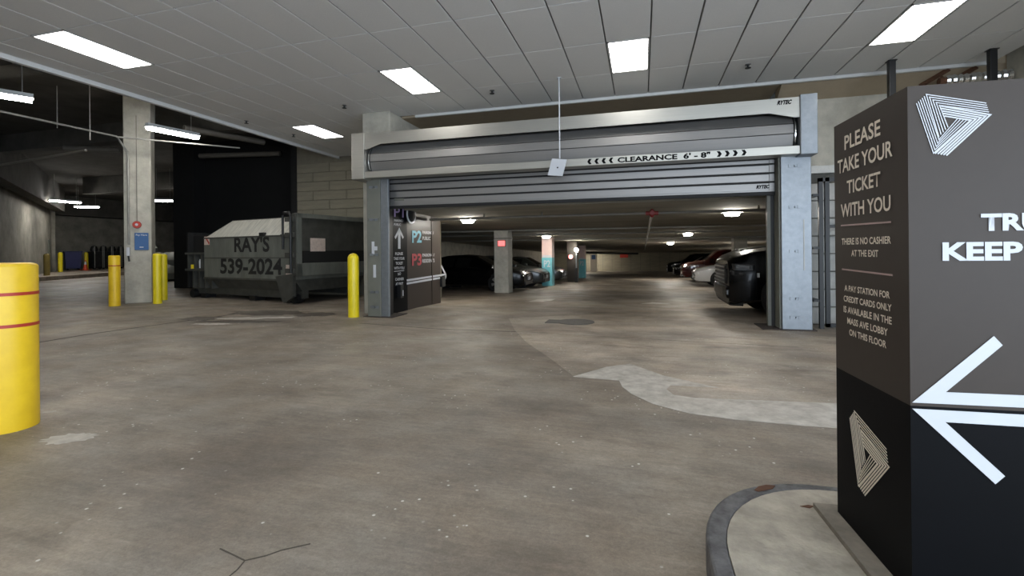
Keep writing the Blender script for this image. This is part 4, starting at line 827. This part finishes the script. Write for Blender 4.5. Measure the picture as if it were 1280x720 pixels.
def sx(st, k, kz=1): return [(a * k, b_, c_q, d_ * kz, e_ * kz, f_) for a, b_, c_q, d_, e_, f_ in st]
GP = 'cars parked in the garage'
# left row, noses towards the aisle (+X)
def lcar(lb, px, Y, st, paint, name='parked_car', fr=None, Lh=2.36):
    xn = aty(px, 350, Y).x; return car(name, lb, 'car', (xn - Lh, Y, fz(Y) + .0), 0, paint, st, (.9 + .25, .45) if st is not SUV else (1.2, .55), (-1.75, -1.0) if st is not SUV else (-2.24, -1.95), [(-1.35, -.35), (-.25, .75)] if st is not SUV else [(-1.9, -.7), (-.6, .95)], (-1.4, 1.42), .33, fr or sedan_front(), GP)
SEDL = sx(SED, 1, .93)
lcar('black sedan partly hidden behind the exit sign column', 661, 17.25, SEDL, M_car_black, fr=sedan_front(M_lens_d))
lcar('charcoal sedan with nose just before the teal column', 683.5, 19.65, SEDL, M_car_char, fr=sedan_front(M_lens_d))
lcar('dark car showing only its nose beyond the teal column', 706, 23.6, SEDL, M_car_char, fr=sedan_front(M_lens_d))
# right row, noses towards the aisle (-X)
def rcar(lb, px, Y, st, paint, name='parked_car', Lh=2.36, fr=None):
    xn = aty(px, 345, Y).x; return car(name, lb, 'car', (xn + Lh, Y, fz(Y)), math.pi, paint, st, (1.15, .45) if st is not SUV else (1.2, .55), (-1.75, -1.0) if st is not SUV else (-2.24, -1.95), [(-1.35, -.35), (-.25, .75)] if st is not SUV else [(-1.9, -.7), (-.6, .95)], (-1.4, 1.42), .33 if st is not SUV else .37, fr or sedan_front(), GP)
rcar('small silver car with low nose beside the black pickup', 867, 22.3, sx(SED, 1, .96), M_car_white)
rcar('dark red sport utility car behind the silver car', 852, 28.0, SUV, M_car_red, Lh=2.32)
rcar('small black car behind the dark red car', 842, 35.0, SED, M_car_black)
rcar('distant black sport utility car farthest down the right row', 834, 41.5, SUV, M_car_black, Lh=2.32)

# black pickup
PK = [(-3.0, .92, .5, 1.15, 1.32, .90), (-2.9, .96, .42, 1.18, 1.36, .93), (-1.2, .98, .40, 1.18, 1.37, .93), (-1.15, .98, .40, 1.18, 1.80, .74), (-.95, .98, .38, 1.18, 1.92, .70), (.2, .98, .38, 1.17, 1.94, .70), (.6, .98, .38, 1.16, 1.86, .71), (1.15, .98, .38, 1.18, 1.48, .82), (1.35, .98, .38, 1.18, 1.41, .87), (2.0, .98, .34, 1.14, 1.365, .88), (2.55, .965, .28, 1.06, 1.285, .86), (2.82, .94, .24, .96, 1.17, .82), (2.92, .88, .26, .86, 1.08, .78)]
def pk_front(t, st, hw):
    xn = 2.92
    g = MB().box(xn - .03, xn + .03, -.60, .60, .62, 1.0).build('grille', M_black, t, bevel=.03)
    for r_ in range(5):
        for k in range(12): MB().lathe([(.012, 0), (.02, .02), (.004, .03)], 6, (xn + .03, -.55 + k * .1, .66 + r_ * .075), 'x').build('grille_stud', M_rim, g)
    for sg_ in (1, -1):
        q = MB(); P = [(xn - .01, .62 * sg_, .93), (xn - .01, .62 * sg_, 1.03), (xn - .12, .90 * sg_, 1.03), (xn - .42, .975 * sg_, 1.01), (xn - .42, .985 * sg_, .90), (xn - .12, .945 * sg_, .91)]
        q.prism(P, (.03, .02 * sg_, 0)); h_ = q.build('headlight', M_black, t)
        q = MB(); q.prism([(xn - .14, .925 * sg_, .945), (xn - .14, .915 * sg_, 1.01), (xn - .36, .975 * sg_, .995), (xn - .36, .985 * sg_, .935)], (.03, .03 * sg_, 0)); q.build('headlight_lens', M_lens_d, h_)
        MB().box(xn - .5, xn - .46, .985 * sg_ - .01, .985 * sg_ + .012, .78, .86).build('side_marker', M_lens, t)
        MB().box(xn - .10, xn + .03, .70 * sg_ - .12, .70 * sg_ + .12, .44, .52).build('fog_light', M_lens_d, t)
    MB().prism([(xn - .2, -.95, .36), (xn + .04, -.80, .36), (xn + .06, -.5, .36), (xn + .06, .5, .36), (xn + .04, .80, .36), (xn - .2, .95, .36)], (0, 0, .24)).build('bumper', M_car_black, t, bevel=.04)
    MB().prism([(xn - .25, -.88, .22), (xn - .02, -.72, .22), (xn - .02, .72, .22), (xn - .25, .88, .22)], (0, 0, .15)).build('air_dam', M_rubber, t, bevel=.02)
    MB().prism([(1.5, -.42, 1.385), (2.6, -.36, 1.265), (2.6, .36, 1.265), (1.5, .42, 1.385)], (0, 0, .045)).build('hood_bulge', M_car_black, t, bevel=.03)
    MB().box(-3.05, -2.95, -.9, .9, .45, .62).build('rear_bumper', M_chrome, t); MB().box(-2.85, -1.25, -.78, .78, 1.36, 1.39).build('bed_cover', M_rubber, t)
Yk = 10.62
xn = 1.56
car('pickup_truck', 'black pickup truck with chunky grille parked just inside the rolling door', 'truck', (xn + 2.95, Yk, fz(Yk) - .0), math.pi, M_car_black, PK, (1.22, .62), (-1.18, -.96), [(-1.0, -.25), (-.15, .98)], (-1.85, 1.93), .41, pk_front, GP)
